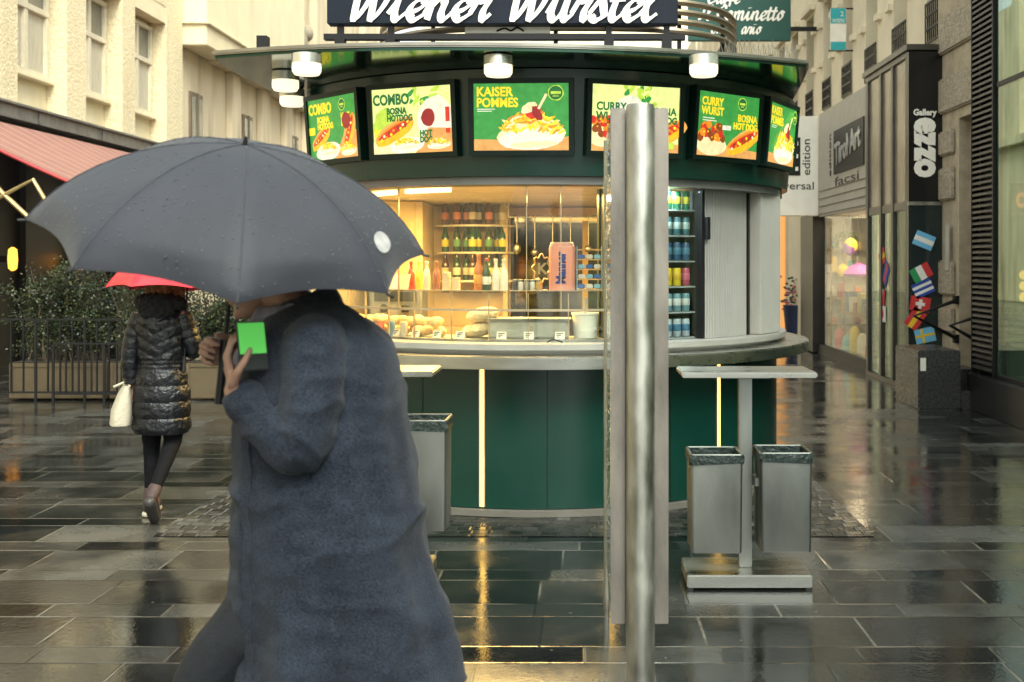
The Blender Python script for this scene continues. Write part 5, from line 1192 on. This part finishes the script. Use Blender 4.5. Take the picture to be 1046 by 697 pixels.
# ================================================================== UMBRELLAS
def canopy_pt(O, n, ax, ay, Rr, h, phi, t, ribs, ph0, lift=0.):
    al = R(62); rho = Rr * sin(t * al) / sin(al); z = h * (1 - (1 - cos(t * al)) / (1 - cos(al)))
    u = ((phi - ph0) / (2 * pi / ribs)) % 1.0; b = 4 * u * (1 - u)
    rho *= 1 - (1 - cos(pi / ribs)) * (1.5 if t > .9 else 1.05) * b * (.35 + .65 * t)
    z -= 0 if t < .05 else .0
    z += b * (-.02 * t * t + .036 * max(0, t - .55) / .45)
    rad = ax * cos(phi) + ay * sin(phi)
    return O + rad * (rho + lift * t) + n * (z + lift)
def umbrella(name, O, n, Rr, h, ph0, m, lab, shaft, hand_len=.12, patch=None, ribs=8):
    O, n = Vector(O), Vector(n).normalized(); ax = (Vector((1, 0, 0)) - n * n.x).normalized(); ay = n.cross(ax)
    t = thing(name, O - n * shaft, lab, 'umbrella')
    q = MB(); N, Tn = ribs * 8, 16; rings_o = []; rings_i = []
    for i in range(Tn + 1):
        tt_ = max(.02, i / Tn)
        rings_o.append([canopy_pt(O, n, ax, ay, Rr, h, ph0 + 2 * pi * j / N, tt_, ribs, ph0) for j in range(N)])
        rings_i.append([p - n * .0022 for p in rings_o[-1]])
    q.loft(rings_o + rings_i[::-1], caps=False)
    q.build('canopy', m, t, True)
    for k in range(ribs):
        q = MB(); q.tube([canopy_pt(O, n, ax, ay, Rr, h, ph0 + 2 * pi * k / ribs + .0001, max(.03, i / 10), ribs, ph0) + n * .0006 for i in range(11)], .0022, 6); q.build('seam', m, t, True)
    rd = random.Random(5); q = MB()
    for k in range(900):
        p_ = canopy_pt(O, n, ax, ay, Rr, h, rd.random() * 2 * pi, rd.random() ** .6, ribs, ph0); r_ = rd.uniform(.0012, .0032); q.ell(p_ + n * .0006, r_, r_ * rd.uniform(.8, 1.6), .0012, 6, 4)
    dr_ = q.build('rain_drops', drop_m, t, True); dr_['kind'] = 'stuff'
    for k in range(ribs):
        phi = ph0 + 2 * pi * k / ribs
        q = MB(); q.tube([canopy_pt(O, n, ax, ay, Rr, h, phi + .0001, max(.03, i / 8), ribs, ph0) - n * .006 for i in range(9)], .003, 6)
        tip = canopy_pt(O, n, ax, ay, Rr, h, phi + .0001, 1, ribs, ph0); q.tube([tip - n * .004, tip + (tip - O).normalized() * .018 - n * .006], .004, 6)
        q.build('rib', black, t, True)
    apex = O + n * h
    q = MB(); q.tube([apex - n * .01, apex + n * .022], .006, 8, rad=[.009, .005]); q.build('ferrule', black, t, True)
    q = MB(); q.tube([apex - n * .012, O - n * shaft], .006, 8); q.build('shaft', black, t, True)
    q = MB(); b0 = O - n * (shaft - .0005); q.tube([b0, b0 - n * hand_len], .013, 10); q.build('handle', blackp, t, True)
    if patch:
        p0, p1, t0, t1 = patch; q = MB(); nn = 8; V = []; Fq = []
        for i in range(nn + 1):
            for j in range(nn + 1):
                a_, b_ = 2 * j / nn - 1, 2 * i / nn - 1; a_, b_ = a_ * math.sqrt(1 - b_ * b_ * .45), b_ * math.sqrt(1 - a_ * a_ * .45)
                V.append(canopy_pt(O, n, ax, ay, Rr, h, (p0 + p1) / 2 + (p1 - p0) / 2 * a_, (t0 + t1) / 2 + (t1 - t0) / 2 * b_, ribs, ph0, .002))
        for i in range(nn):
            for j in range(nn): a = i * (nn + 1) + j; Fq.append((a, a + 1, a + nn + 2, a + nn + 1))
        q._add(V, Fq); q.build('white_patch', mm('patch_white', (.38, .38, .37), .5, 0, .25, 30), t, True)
    return t
drop_m = mat('water_drop', (.16, .17, .18), .04, 0, .1, 5, spec=1.)
umat = mat('umbrella_nylon', (.026, .029, .039), .6, 0, .2, 3, .05, 40, spec=.3, sheen=.1)
red_u = mat('umbrella_red', (.62, .03, .045), .4, 0, .08, 4)
UN = Vector((.18, -.27, .95)).normalized()
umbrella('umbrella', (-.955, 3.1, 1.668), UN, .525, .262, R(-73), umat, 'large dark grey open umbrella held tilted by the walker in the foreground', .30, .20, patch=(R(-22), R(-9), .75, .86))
umbrella('umbrella', (-2.50, 7.12, 1.425), (0.02, .06, 1), .475, .28, R(22), red_u, 'small bright red umbrella held by the woman in the black coat', .42, .1)

# ================================================================== PEOPLE
skin_m = mat('skin', (.30, .17, .12), .5, 0, .1, 30)
def hand(mb, wr, u, v, n, curl=(40, 55, 40), thumb=.5, s=1.):
    wr, u, v, n = Vector(wr), Vector(u).normalized(), Vector(v), Vector(n)
    v = (v - u * v.dot(u)).normalized(); n2 = u.cross(v); n = n2 if n2.dot(n) > 0 else -n2
    for i, (off, ln, l0) in enumerate(((.030, .95, .088), (.010, 1.05, .092), (-.010, .98, .088), (-.029, .78, .080))):
        b = wr + (u * l0 + v * off) * s; mb.cap(wr + (u * .012 + v * off * .6) * s, .014 * s, b, .0112 * s, 10)
        a = 0; p = b
        for k, sl in enumerate((.043, .028, .021)):
            a += R(curl[k]); d = u * cos(a) + n * sin(a); e = p + d * sl * ln * s
            mb.cap(p, (.0098 - .0009 * k) * s, e, (.0090 - .0010 * k) * s, 9); p = e
    mb.cap(wr + (u * .03 - v * .018) * s, .016 * s, wr + (u * .06 + v * .012) * s, .016 * s, 10)
    b = wr + (u * .022 + v * .026) * s; d1 = (u * .62 + v * .62 + n * .45 * thumb * 2).normalized(); e = b + d1 * .045 * s; mb.cap(b, .015 * s, e, .0112 * s, 10)
    d2 = (u * .75 + v * .15 + n * .7 * thumb * 2).normalized(); f = e + d2 * .034 * s; mb.cap(e, .0108 * s, f, .0098 * s, 9); g_ = f + (u * .8 - v * .1 + n * .6).normalized() * .026 * s; mb.cap(f, .0096 * s, g_, .0078 * s, 9)
def head(mb, c, f, s=1.):
    c = Vector(c); f = Vector(f).normalized(); sd_ = f.cross(Vector((0, 0, 1))).normalized(); up = sd_.cross(f)
    P = lambda a, b, d: c + (f * a + sd_ * b + up * d) * s
    rot = Matrix((f, sd_, up)).transposed()
    E_ = lambda a, b, d, ra, rb, rd: mb.ell(P(a, b, d), ra * s, rb * s, rd * s, 18, 12, rot)
    E_(-.012, 0, .030, .098, .077, .088); E_(.022, 0, -.035, .070, .062, .075); E_(.045, 0, -.085, .042, .040, .032); E_(.075, 0, -.098, .018, .020, .016)
    E_(.078, 0, .035, .018, .052, .014); E_(.06, .038, -.02, .024, .022, .02); E_(.06, -.038, -.02, .024, .022, .02)
    mb.cap(P(.088, 0, .018), .009 * s, P(.112, 0, -.022), .013 * s, 10); E_(.098, .012, -.026, .010, .009, .008); E_(.098, -.012, -.026, .010, .009, .008)
    E_(.088, 0, -.052, .012, .024, .006); E_(.086, 0, -.064, .012, .022, .007)
    for b in (.077, -.077): E_(-.008, b, -.005, .018, .010, .032)
    return P
# --- the walker in the foreground, seen from the left side -------------------------
px_, py_ = -.66, 3.08
man = thing('person', (px_, py_, 0), 'person in long blue grey wool coat walking left under the large dark umbrella', 'person')
b = MB()
fwd = Vector((-.96, -.06, -.20))
P = head(b, (-.89, py_ + .02, 1.568), fwd)
b.cap((-.735, py_, 1.44), .062, (-.85, py_ + .02, 1.52), .055)
b.cap((-.71, py_, 1.30), .10, (-.66, py_, 1.0), .11); b.cap((-.71, py_ - .11, 1.36), .05, (-.71, py_ + .11, 1.36), .05)
nw = Vector((-.885, 2.865, 1.272)); fw = Vector((-.985, 3.225, 1.325))
for sh_, el, wr in (((-.70, py_ - .15, 1.36), (-.715, py_ - .235, 1.13), nw), ((-.71, py_ + .15, 1.36), (-.83, py_ + .235, 1.16), fw)):
    b.cap(sh_, .045, el, .040); b.cap(el, .040, wr, .027)
hand(b, nw, (-.20, -.02, .97), (.25, -.96, .1), (.93, .25, .1), (28, 42, 30), .5)
shp = Vector((-.955, 3.1, 1.668)) - UN * .33
hand(b, shp + Vector((.035, .045, -.04)), (-.85, -.25, .35), (-.1, -.1, 1), (-.2, -.95, -.1), (55, 75, 45), .6)
b.cap(fw, .027, shp + Vector((.035, .045, -.04)), .026)
for hip, kn, an, to in (((-.64, py_ - .09, .92), (-.985, py_ - .08, .52), (-1.17, py_ - .08, .12), (-1.33, py_ - .09, .06)), ((-.62, py_ + .09, .92), (-.56, py_ + .09, .50), (-.27, py_ + .09, .20), (-.38, py_ + .10, .05))):
    b.cap(hip, .092, kn, .06); b.cap(kn, .058, an, .038); b.cap(an, .038, to, .03)
remeshed(b, 'body', skin_m, man, .0045, 5)
# eyes and hair
for s_ in (-1, 1):
    q = MB(); q.ell(P(.077, .03 * s_, .008), .011, .013, .010, 12, 8); e_ = q.build('eye', colm('eye_white', (.7, .68, .62), .2), man, True)
    q = MB(); q.ell(P(.086, .03 * s_, .007), .004, .006, .006, 10, 6); q.build('iris', colm('iris', (.05, .03, .02), .2), e_, True)
hairm = mat('hair_brown', (.035, .022, .014), .55, 0, .4, 60, .6, 160)
b = MB(); rot = Matrix((Vector((-1, 0, 0)), Vector((0, 1, 0)), Vector((0, 0, 1)))).transposed()
b.ell(P(-.028, 0, .048), .100, .084, .085, 18, 12); b.ell(P(-.065, 0, -.01), .05, .07, .07, 14, 10); b.ell(P(.045, 0, .095), .05, .06, .03, 12, 8)
remeshed(b, 'hair', hairm, man, .006, 3, lambda c: .006 * noise.noise(c * 60))
# coat
wool = bpy.data.materials.new('coat_wool'); wool.use_nodes = True
t_ = wool.node_tree; bb = t_.nodes['Principled BSDF']; Lk = t_.links.new
ge = nd(t_, 'ShaderNodeNewGeometry'); mp = nd(t_, 'ShaderNodeMapping'); mp.inputs['Scale'].default_value = (.55, .8, 1.3); Lk(ge.outputs['Position'], mp.inputs[0])
n1 = nd(t_, 'ShaderNodeTexNoise'); n1.inputs['Scale'].default_value = 300; n1.inputs['Detail'].default_value = 6; Lk(mp.outputs[0], n1.inputs['Vector'])
n2 = nd(t_, 'ShaderNodeTexNoise'); n2.inputs['Scale'].default_value = 9; n2.inputs['Detail'].default_value = 5; Lk(ge.outputs['Position'], n2.inputs['Vector'])
ad = nd(t_, 'ShaderNodeMath', operation='MULTIPLY_ADD'); Lk(n1.outputs['Fac'], ad.inputs[0]); ad.inputs[1].default_value = .7; 
m2_ = nd(t_, 'ShaderNodeMath', operation='MULTIPLY'); Lk(n2.outputs['Fac'], m2_.inputs[0]); m2_.inputs[1].default_value = .3; Lk(m2_.outputs[0], ad.inputs[2])
cr = nd(t_, 'ShaderNodeValToRGB'); cr.color_ramp.elements[0].position = .38; cr.color_ramp.elements[1].position = .66
cr.color_ramp.elements[0].color = (.003, .005, .010, 1); cr.color_ramp.elements[1].color = (.030, .040, .060, 1); Lk(ad.outputs[0], cr.inputs[0]); Lk(cr.outputs[0], bb.inputs['Base Color'])
bb.inputs['Roughness'].default_value = .9; bb.inputs['Sheen Weight'].default_value = .08; bb.inputs['Specular IOR Level'].default_value = .2
bp_ = nd(t_, 'ShaderNodeBump'); bp_.inputs['Strength'].default_value = .9; bp_.inputs['Distance'].default_value = .004; Lk(n1.outputs['Fac'], bp_.inputs['Height']); Lk(bp_.outputs[0], bb.inputs['Normal'])
dark_wool = mat('dark_collar', (.007, .010, .017), .85, 0, .3, 60, .4, 200, sheen=.1)
navy_cloth = mat('navy_trousers', (.004, .006, .010), .85, 0, .2, 20, .2, 120)
b = MB()
prof = [(1.50, -.795, -.675, .085), (1.455, -.845, -.615, .15), (1.39, -.895, -.545, .205), (1.30, -.925, -.50, .225), (1.15, -.94, -.472, .226), (1.0, -.945, -.45, .228), (.85, -.945, -.43, .232), (.70, -.945, -.395, .24), (.58, -.935, -.36, .245), (.47, -.925, -.32, .25)]
zs = lerp_list([p_[0] for p_ in prof]); xf = lerp_list([p_[1] for p_ in prof]); xb_ = lerp_list([p_[2] for p_ in prof]); hd_ = lerp_list([p_[3] for p_ in prof])
rings = []
for z, x0, x1, hw in zip(zs, xf, xb_, hd_):
    cx_, hx = (x0 + x1) / 2, (x1 - x0) / 2; rg = []
    fold = max(0, (1.05 - z)) / .6
    for k in range(60):
        a = 2 * pi * k / 60; c_, s_ = cos(a), sin(a)
        f_ = 1 + fold * .035 * sin(a * 7 + 1.2 + z * 2) + fold * .02 * sin(a * 11 + 3)
        rg.append((cx_ + hx * f_ * math.copysign(abs(c_) ** .85, c_), py_ + hw * f_ * math.copysign(abs(s_) ** .85, s_), z))
    rings.append(rg)
b.loft(rings)
b.cap((-.70, py_ - .15, 1.385), .085, (-.70, py_ + .15, 1.385), .085)
def wr_(c):
    f = noise.noise(Vector((c.x * 5, c.y * 5, c.z * 9))) * .012 + noise.noise(Vector((c.x * 14 + 3, c.y * 10, c.z * 26))) * .005
    g2 = .010 * sin(c.x * 34 + 1.5 * sin(c.z * 3.1)) * max(0, min(1, (1.12 - c.z) / .5)) + .006 * noise.noise(Vector((c.x * 16, c.y * 16, c.z * 2.2)))
    rd_ = Vector((c.x * 3.2 + c.z * 1.6, c.y * 2.5, c.z * 3.4 - c.x * 2.2))
    g3 = (1 - min(1, abs(noise.noise(rd_)) * 3.2)) ** 2 * .012
    return f + g2 + g3
coat = remeshed(b, 'coat', wool, man, .0075, 6, wr_)
def swr(c):
    rd_ = Vector((c.x * 7 + c.z * 5, c.y * 4, c.z * 9 - c.x * 4))
    return (1 - min(1, abs(noise.noise(rd_)) * 3)) ** 2 * .007 + .004 * noise.noise(Vector((c.x * 11, c.y * 11, c.z * 17))) + .003 * noise.noise(Vector((c.x * 24 + 9, c.y * 20, c.z * 34)))
for sh_, el, wr, r0 in (((-.69, py_ - .165, 1.375), (-.715, py_ - .235, 1.13), nw + Vector((.025, .01, -.03)), .088), ((-.71, py_ + .165, 1.375), (-.83, py_ + .235, 1.16), fw + Vector((.02, 0, -.03)), .086)):
    b = MB(); P_ = crom([sh_, Vector(sh_).lerp(el, .55) + Vector((.012, -.012 if sh_[1] < py_ else .012, 0)), el, Vector(el).lerp(wr, .45) + Vector((.0, 0, -.008)), wr], 6)
    b.tube(P_, .07, 16, rad=lerp_list([r0, .080, .070, .060, .050], 6)); b.cap(sh_, r0, Vector(sh_) + Vector((0, 0, -.01)), r0)
    w0 = Vector(el).lerp(wr, .93); b.cap(w0, .056, wr, .055)
    remeshed(b, 'sleeve', wool, man, .0065, 4, swr)
# collar standing up round the neck and dark lapels
b = MB(); rg = []
for z, rr, dx in ((1.425, .120, .0), (1.46, .105, -.006), (1.50, .092, -.02), (1.535, .088, -.032), (1.54, .080, -.032), (1.50, .076, -.02), (1.44, .08, -.006)):
    rg.append([(-.735 + dx + rr * 1.02 * cos(2 * pi * k / 40), py_ + rr * sin(2 * pi * k / 40), z - .055 * (1 - cos(2 * pi * k / 40)) * .5 * 1.2) for k in range(40)])
b.loft(rg); b.cap((-.80, py_ - .05, 1.42), .028, (-.925, py_ - .05, 1.12), .02)
remeshed(b, 'collar', dark_wool, man, .006, 3, lambda c: .004 * noise.noise(c * 25))
scm = mat('scarf_grey', (.20, .19, .24), .9, 0, .3, 50, .5, 150)
b = MB(); b.tube([(-.79 + .075 * cos(a_), py_ + .075 * sin(a_), 1.475 - .03 * (1 - cos(a_)) * .5) for a_ in [2 * pi * k / 30 for k in range(31)]], .03, 10); b.cap((-.86, py_ - .05, 1.45), .032, (-.905, py_ - .09, 1.33), .026)
remeshed(b, 'scarf', scm, man, .006, 3, lambda c: .006 * noise.noise(c * 32))
b = MB()
for hip, kn, an in (((-.66, py_ - .09, .9), (-.985, py_ - .08, .52), (-1.165, py_ - .08, .13)), ((-.62, py_ + .09, .9), (-.56, py_ + .09, .50), (-.29, py_ + .09, .22))): b.cap(hip, .118, kn, .085); b.cap(kn, .085, an, .062)
remeshed(b, 'trousers', navy_cloth, man, .008, 4, lambda c: .006 * noise.noise(Vector((c.x * 6, c.y * 6, c.z * 14))))
for an, to in (((-1.17, py_ - .08, .07), (-1.36, py_ - .09, .055)), ((-.29, py_ + .09, .15), (-.40, py_ + .10, .04))):
    b = MB(); b.cap(an, .05, to, .038); b.cap(Vector(an) + Vector((0, 0, .06)), .052, an, .05); b.cap(Vector(an) + Vector((.02, 0, -.035)), .032, Vector(to) + Vector((-.02, 0, -.02)), .032)
    remeshed(b, 'shoe', colm('shoe_black', (.02, .018, .016), .35), man, .006, 4)
from mathutils.bvhtree import BVHTree
def coat_patch(name, pts, th, m, off=.0015):
    # strip lying on the coat: columns of (x, z) pairs dropped on to the near side of the cloth
    me = coat.data; bv = BVHTree.FromPolygons([v.co + Vector(man.location) for v in me.vertices], [tuple(p.vertices) for p in me.polygons])
    V = []; n = len(pts[0])
    for lay in (off + th, off - .004):
        for row in pts:
            for x, z in row:
                h_ = bv.ray_cast(Vector((x, 1.5, z)), Vector((0, 1, 0))); p_ = h_[0] or Vector((x, py_ - .2, z)); V.append(p_ + Vector((0, -1, 0)) * lay)
    q = MB(); m_ = len(pts); F = []; o_ = m_ * n
    for i in range(m_ - 1):
        for j in range(n - 1):
            a = i * n + j; F.append((a, a + 1, a + n + 1, a + n)); F.append((o_ + a, o_ + a + n, o_ + a + n + 1, o_ + a + 1))
    for i in range(m_ - 1):
        for j in (0, n - 1): a = i * n + j; F.append((a, a + n, o_ + a + n, o_ + a))
    for j in range(n - 1):
        for i in (0, m_ - 1): a = i * n + j; F.append((a, a + 1, o_ + a + 1, o_ + a))
    q._add(V, F); return q.build(name, m, man, True)
coat_patch('front_edge', [[(-.875 + .022 * i / 2 + .004 * sin(j), 1.25 - .78 * j / 30) for j in range(31)] for i in range(3)], .005, wool)
# buttons
for z in (1.24, 1.08, .92):
    q = MB(); q.M = Matrix.Translation((-.905, py_ - .118, z)) @ Matrix.Rotation(R(-62), 4, 'Z') @ Matrix.Rotation(R(90), 4, 'X'); q.lathe([(.001, 0), (.014, 0), (.015, .003), (.013, .006), (.001, .005)], (0, 0, .0), 14); q.build('button', colm('button_dark', (.012, .010, .009), .3), man, True)
# phone in the near hand
pc = nw + Vector((.048, -.016, .125))
t = thing('phone', pc, 'small phone with bright green lit screen held up by the foreground walker', 'phone')
pn = Vector((.62, -.74, .22)).normalized(); pu = Vector((0, 0, 1)).cross(pn).normalized(); pv = pn.cross(pu)
q = MB(); q.M = frame(pc, pu, pv, pn); q.box(-.038, .038, -.072, .052, -.004, .004); q.build('phone_case', blackp, t, bevel=.003)
q = MB(); q.M = frame(pc, pu, pv, pn); q.box(-.035, .035, -.03, .049, .0042, .0048); q.build('screen', lamp_mat('green_screen', (.07, .36, .06), .40), t)

# --- the woman with the red umbrella, seen from behind --------------------------------
wx, wy = -2.66, 7.12
wom = thing('person', (wx, wy, 0), 'woman in black quilted coat seen from behind carrying a white bag', 'person')
b = MB()
head(b, (wx + .01, wy + .05, 1.50), (0.05, 1, -.12), .93); b.cap((wx, wy, 1.28), .05, (wx, wy + .03, 1.42), .046)
b.cap((wx, wy, 1.2), .09, (wx, wy, .8), .10); b.cap((wx - .12, wy, 1.25), .05, (wx + .12, wy, 1.25), .05)
lw = Vector((wx - .19, wy + .02, .80)); rw = Vector((wx + .10, wy + .26, 1.07))
b.cap((wx - .12, wy, 1.25), .045, (wx - .185, wy - .02, 1.0), .036); b.cap((wx - .185, wy - .02, 1.0), .036, lw, .024)
b.cap((wx + .12, wy, 1.25), .045, (wx + .17, wy + .04, 1.03), .036); b.cap((wx + .17, wy + .04, 1.03), .036, rw, .024)
hand(b, lw, (0, .05, -1), (0, 1, 0), (1, 0, 0), (50, 70, 50), .5, .92); hand(b, rw, (-.4, .3, .5), (-.2, .6, .7), (-.6, .3, -.4), (55, 75, 50), .6, .92)
LG = [((wx - .075, wy, .80), (wx - .075, wy + .03, .44), (wx - .07, wy + .0, .10), (wx - .085, wy + .14, .035)), ((wx + .075, wy, .80), (wx + .07, wy - .0, .46), (wx + .045, wy - .26, .19), (wx + .04, wy - .20, .05))]
for hip, kn, an, to in LG: b.cap(hip, .075, kn, .048); b.cap(kn, .046, an, .03); b.cap(an, .03, to, .026)
remeshed(b, 'body', skin_m, wom, .0055, 4)
puff = mat('puffer_nylon', (.005, .006, .009), .34, 0, .2, 8, .5, 45, spec=.42)
q = MB(); rings = []; zz = [.52 + .93 * k / 150 * .87 for k in range(151)]
pr = [(.52, .160, .125), (.56, .170, .135), (.75, .168, .135), (.93, .145, .115), (.97, .142, .112), (1.10, .150, .12), (1.22, .160, .12), (1.28, .14, .10), (1.325, .075, .07)]
def at_(z, i):
    for a, c in zip(pr, pr[1:]):
        if a[0] <= z <= c[0]: f = (z - a[0]) / (c[0] - a[0]); f = f * f * (3 - 2 * f); return a[i] + (c[i] - a[i]) * f
    return pr[-1][i] if z > 1 else pr[0][i]
def quilt(z, x, rear=True):
    if z > 1.0: ze = z - .55 * abs(x - wx) * (1 if rear else .5); ph = (ze - 1.0) / .075
    elif z > .93: return .004 * abs(sin((z - .93) * 120))
    else: ph = (z - .52) / .102
    return .0095 * abs(sin(pi * ph)) ** .6
for z in zz:
    if z > 1.325: break
    rg = []
    for k in range(72):
        a = 2 * pi * k / 72; c_, s_ = cos(a), sin(a); x = wx + at_(z, 1) * c_
        o_ = quilt(z, x) + .007 * noise.noise(Vector((c_ * 5, s_ * 5, z * 26))) + .004 * noise.noise(Vector((c_ * 14, s_ * 14, z * 14)))
        rg.append((wx + (at_(z, 1) + o_) * c_, wy + (at_(z, 2) + o_) * s_, z))
    rings.append(rg)
q.loft(rings)
def puff_arm(pts, r0, r1):
    P_ = crom(pts, 16); N = len(P_); q.tube(P_, .05, 16, rad=[(r0 + (r1 - r0) * i / N) * .86 + .009 * abs(sin(i / N * pi * 8)) ** .6 + .005 * noise.noise(Vector((i * .3, r0 * 50, 2))) for i in range(N)])
puff_arm([(wx - .12, wy, 1.265), (wx - .165, wy - .01, 1.14), (wx - .19, wy - .02, .98), (wx - .185, wy + .01, .84)], .072, .054)
puff_arm([(wx + .12, wy, 1.265), (wx + .165, wy + .01, 1.14), (wx + .18, wy + .05, 1.04), (wx + .10, wy + .22, 1.06)], .072, .054)
q.build('coat', puff, wom, True)
fur = mat('hood_fur', (.010, .010, .011), .9, 0, .4, 60, 1., 90)
b = MB(); b.tube([(wx + .11 * cos(a_), wy - .01 + .085 * sin(a_), 1.335 - .02 * sin(a_)) for a_ in [2 * pi * k / 30 for k in range(31)]], .05, 10); b.ell((wx, wy - .09, 1.31), .12, .05, .075)
remeshed(b, 'hood', fur, wom, .008, 2, lambda c: .016 * noise.noise(c * 45))
hr = mat('hair_auburn', (.20, .075, .022), .5, 0, .5, 50, .8, 120)
b = MB(); b.ell((wx + .01, wy + .01, 1.525), .085, .10, .095, 16, 10); b.ell((wx + .10, wy + .0, 1.40), .045, .05, .10); b.ell((wx - .06, wy - .0, 1.42), .04, .05, .09); b.ell((wx + .02, wy - .06, 1.44), .07, .05, .07)
remeshed(b, 'hair', hr, wom, .007, 2, lambda c: .014 * noise.noise(c * 38))
b = MB()
for hip, kn, an, to in LG: b.cap(hip, .082, kn, .056); b.cap(kn, .054, Vector(an) + (Vector(kn) - Vector(an)).normalized() * .03, .036)
remeshed(b, 'leggings', mat('leggings_black', (.004, .0045, .006), .85, 0, .2, 30, spec=.15), wom, .008, 4, lambda c: .004 * noise.noise(Vector((c.x * 12, c.y * 12, c.z * 30))))
shoem = mat('sneaker_maroon', (.045, .028, .028), .7, 0, .2, 30); solem = mat('sole_white', (.50, .46, .36), .6)
for k, (hip, kn, an, to) in enumerate(LG):
    an, to = Vector(an), Vector(to)
    b = MB(); dn = ((to - an).normalized())
    if k == 0: heel, toe, up_ = Vector((wx - .07, wy - .045, .05)), Vector((wx - .09, wy + .15, .045)), Vector((0, 0, 1))
    else: heel, toe, up_ = Vector((wx + .047, wy - .30, .165)), Vector((wx + .035, wy - .20, .045)), Vector((0, .75, .66))
    b.cap(heel + up_ * .01, .036, toe, .034); b.cap(heel + up_ * .012, .036, an + up_ * .035 if k else an + Vector((0, 0, .05)), .042)
    s_ = remeshed(b, 'shoe', shoem, wom, .005, 3)
    b = MB(); L_ = (toe - heel).normalized(); 
    if k == 0: b.cap(heel + Vector((0, 0, -.034)), .038, toe + Vector((0, 0, -.03)), .036)
    else: b.cap(heel - up_ * .03, .037, toe - up_ * .022, .035)
    b.v = [(p if k else Vector((p.x, p.y, max(.002, min(p.z, .03))))) for p in b.v]
    remeshed(b, 'sole', solem if k == 0 else mat('sole_dark', (.03, .028, .028), .5), s_, .005, 2)
# white tote bag in her left hand
t = thing('tote_bag', (wx - .235, wy, .58), 'white tote bag hanging from the left hand of the woman', 'bag')
q = MB(); rings = []
for z, hx, hy, dx in ((.575, .055, .13, -.03), (.58, .062, .14, -.03), (.66, .062, .15, -.022), (.76, .04, .15, -.005), (.82, .018, .145, .008)):
    rings.append([(wx - .232 + dx + hx * math.copysign(abs(cos(a_)) ** .6, cos(a_)), wy + .0 + hy * math.copysign(abs(sin(a_)) ** .6, sin(a_)) * (1 if 1 else 1), z) for a_ in [2 * pi * k / 32 for k in range(32)]])
q.loft(rings)
bag_m = mat('tote_canvas', (.50, .46, .35), .8, 0, .1, 12, .3, 60); q.M = None
for p_ in q.v:
    c = Vector((wx - .24, wy)); d_ = Vector((p_.x, p_.y)) - c; a_ = R(24); p_.x, p_.y = c.x + d_.x * cos(a_) - d_.y * sin(a_), c.y + d_.x * sin(a_) + d_.y * cos(a_)
q.build('bag_body', bag_m, t, True)
for s_ in (-1, 1):
    q = MB(); q.tube(crom([(wx - .235 + .05 * s_, wy - .05, .815), (wx - .21 + .01 * s_, wy - .01, .845), (wx - .195, wy + .03, .72 + .13), (wx - .215 + .03 * s_, wy + .05, .815)]), .008, 6); q.build('handle', bag_m, t, True)
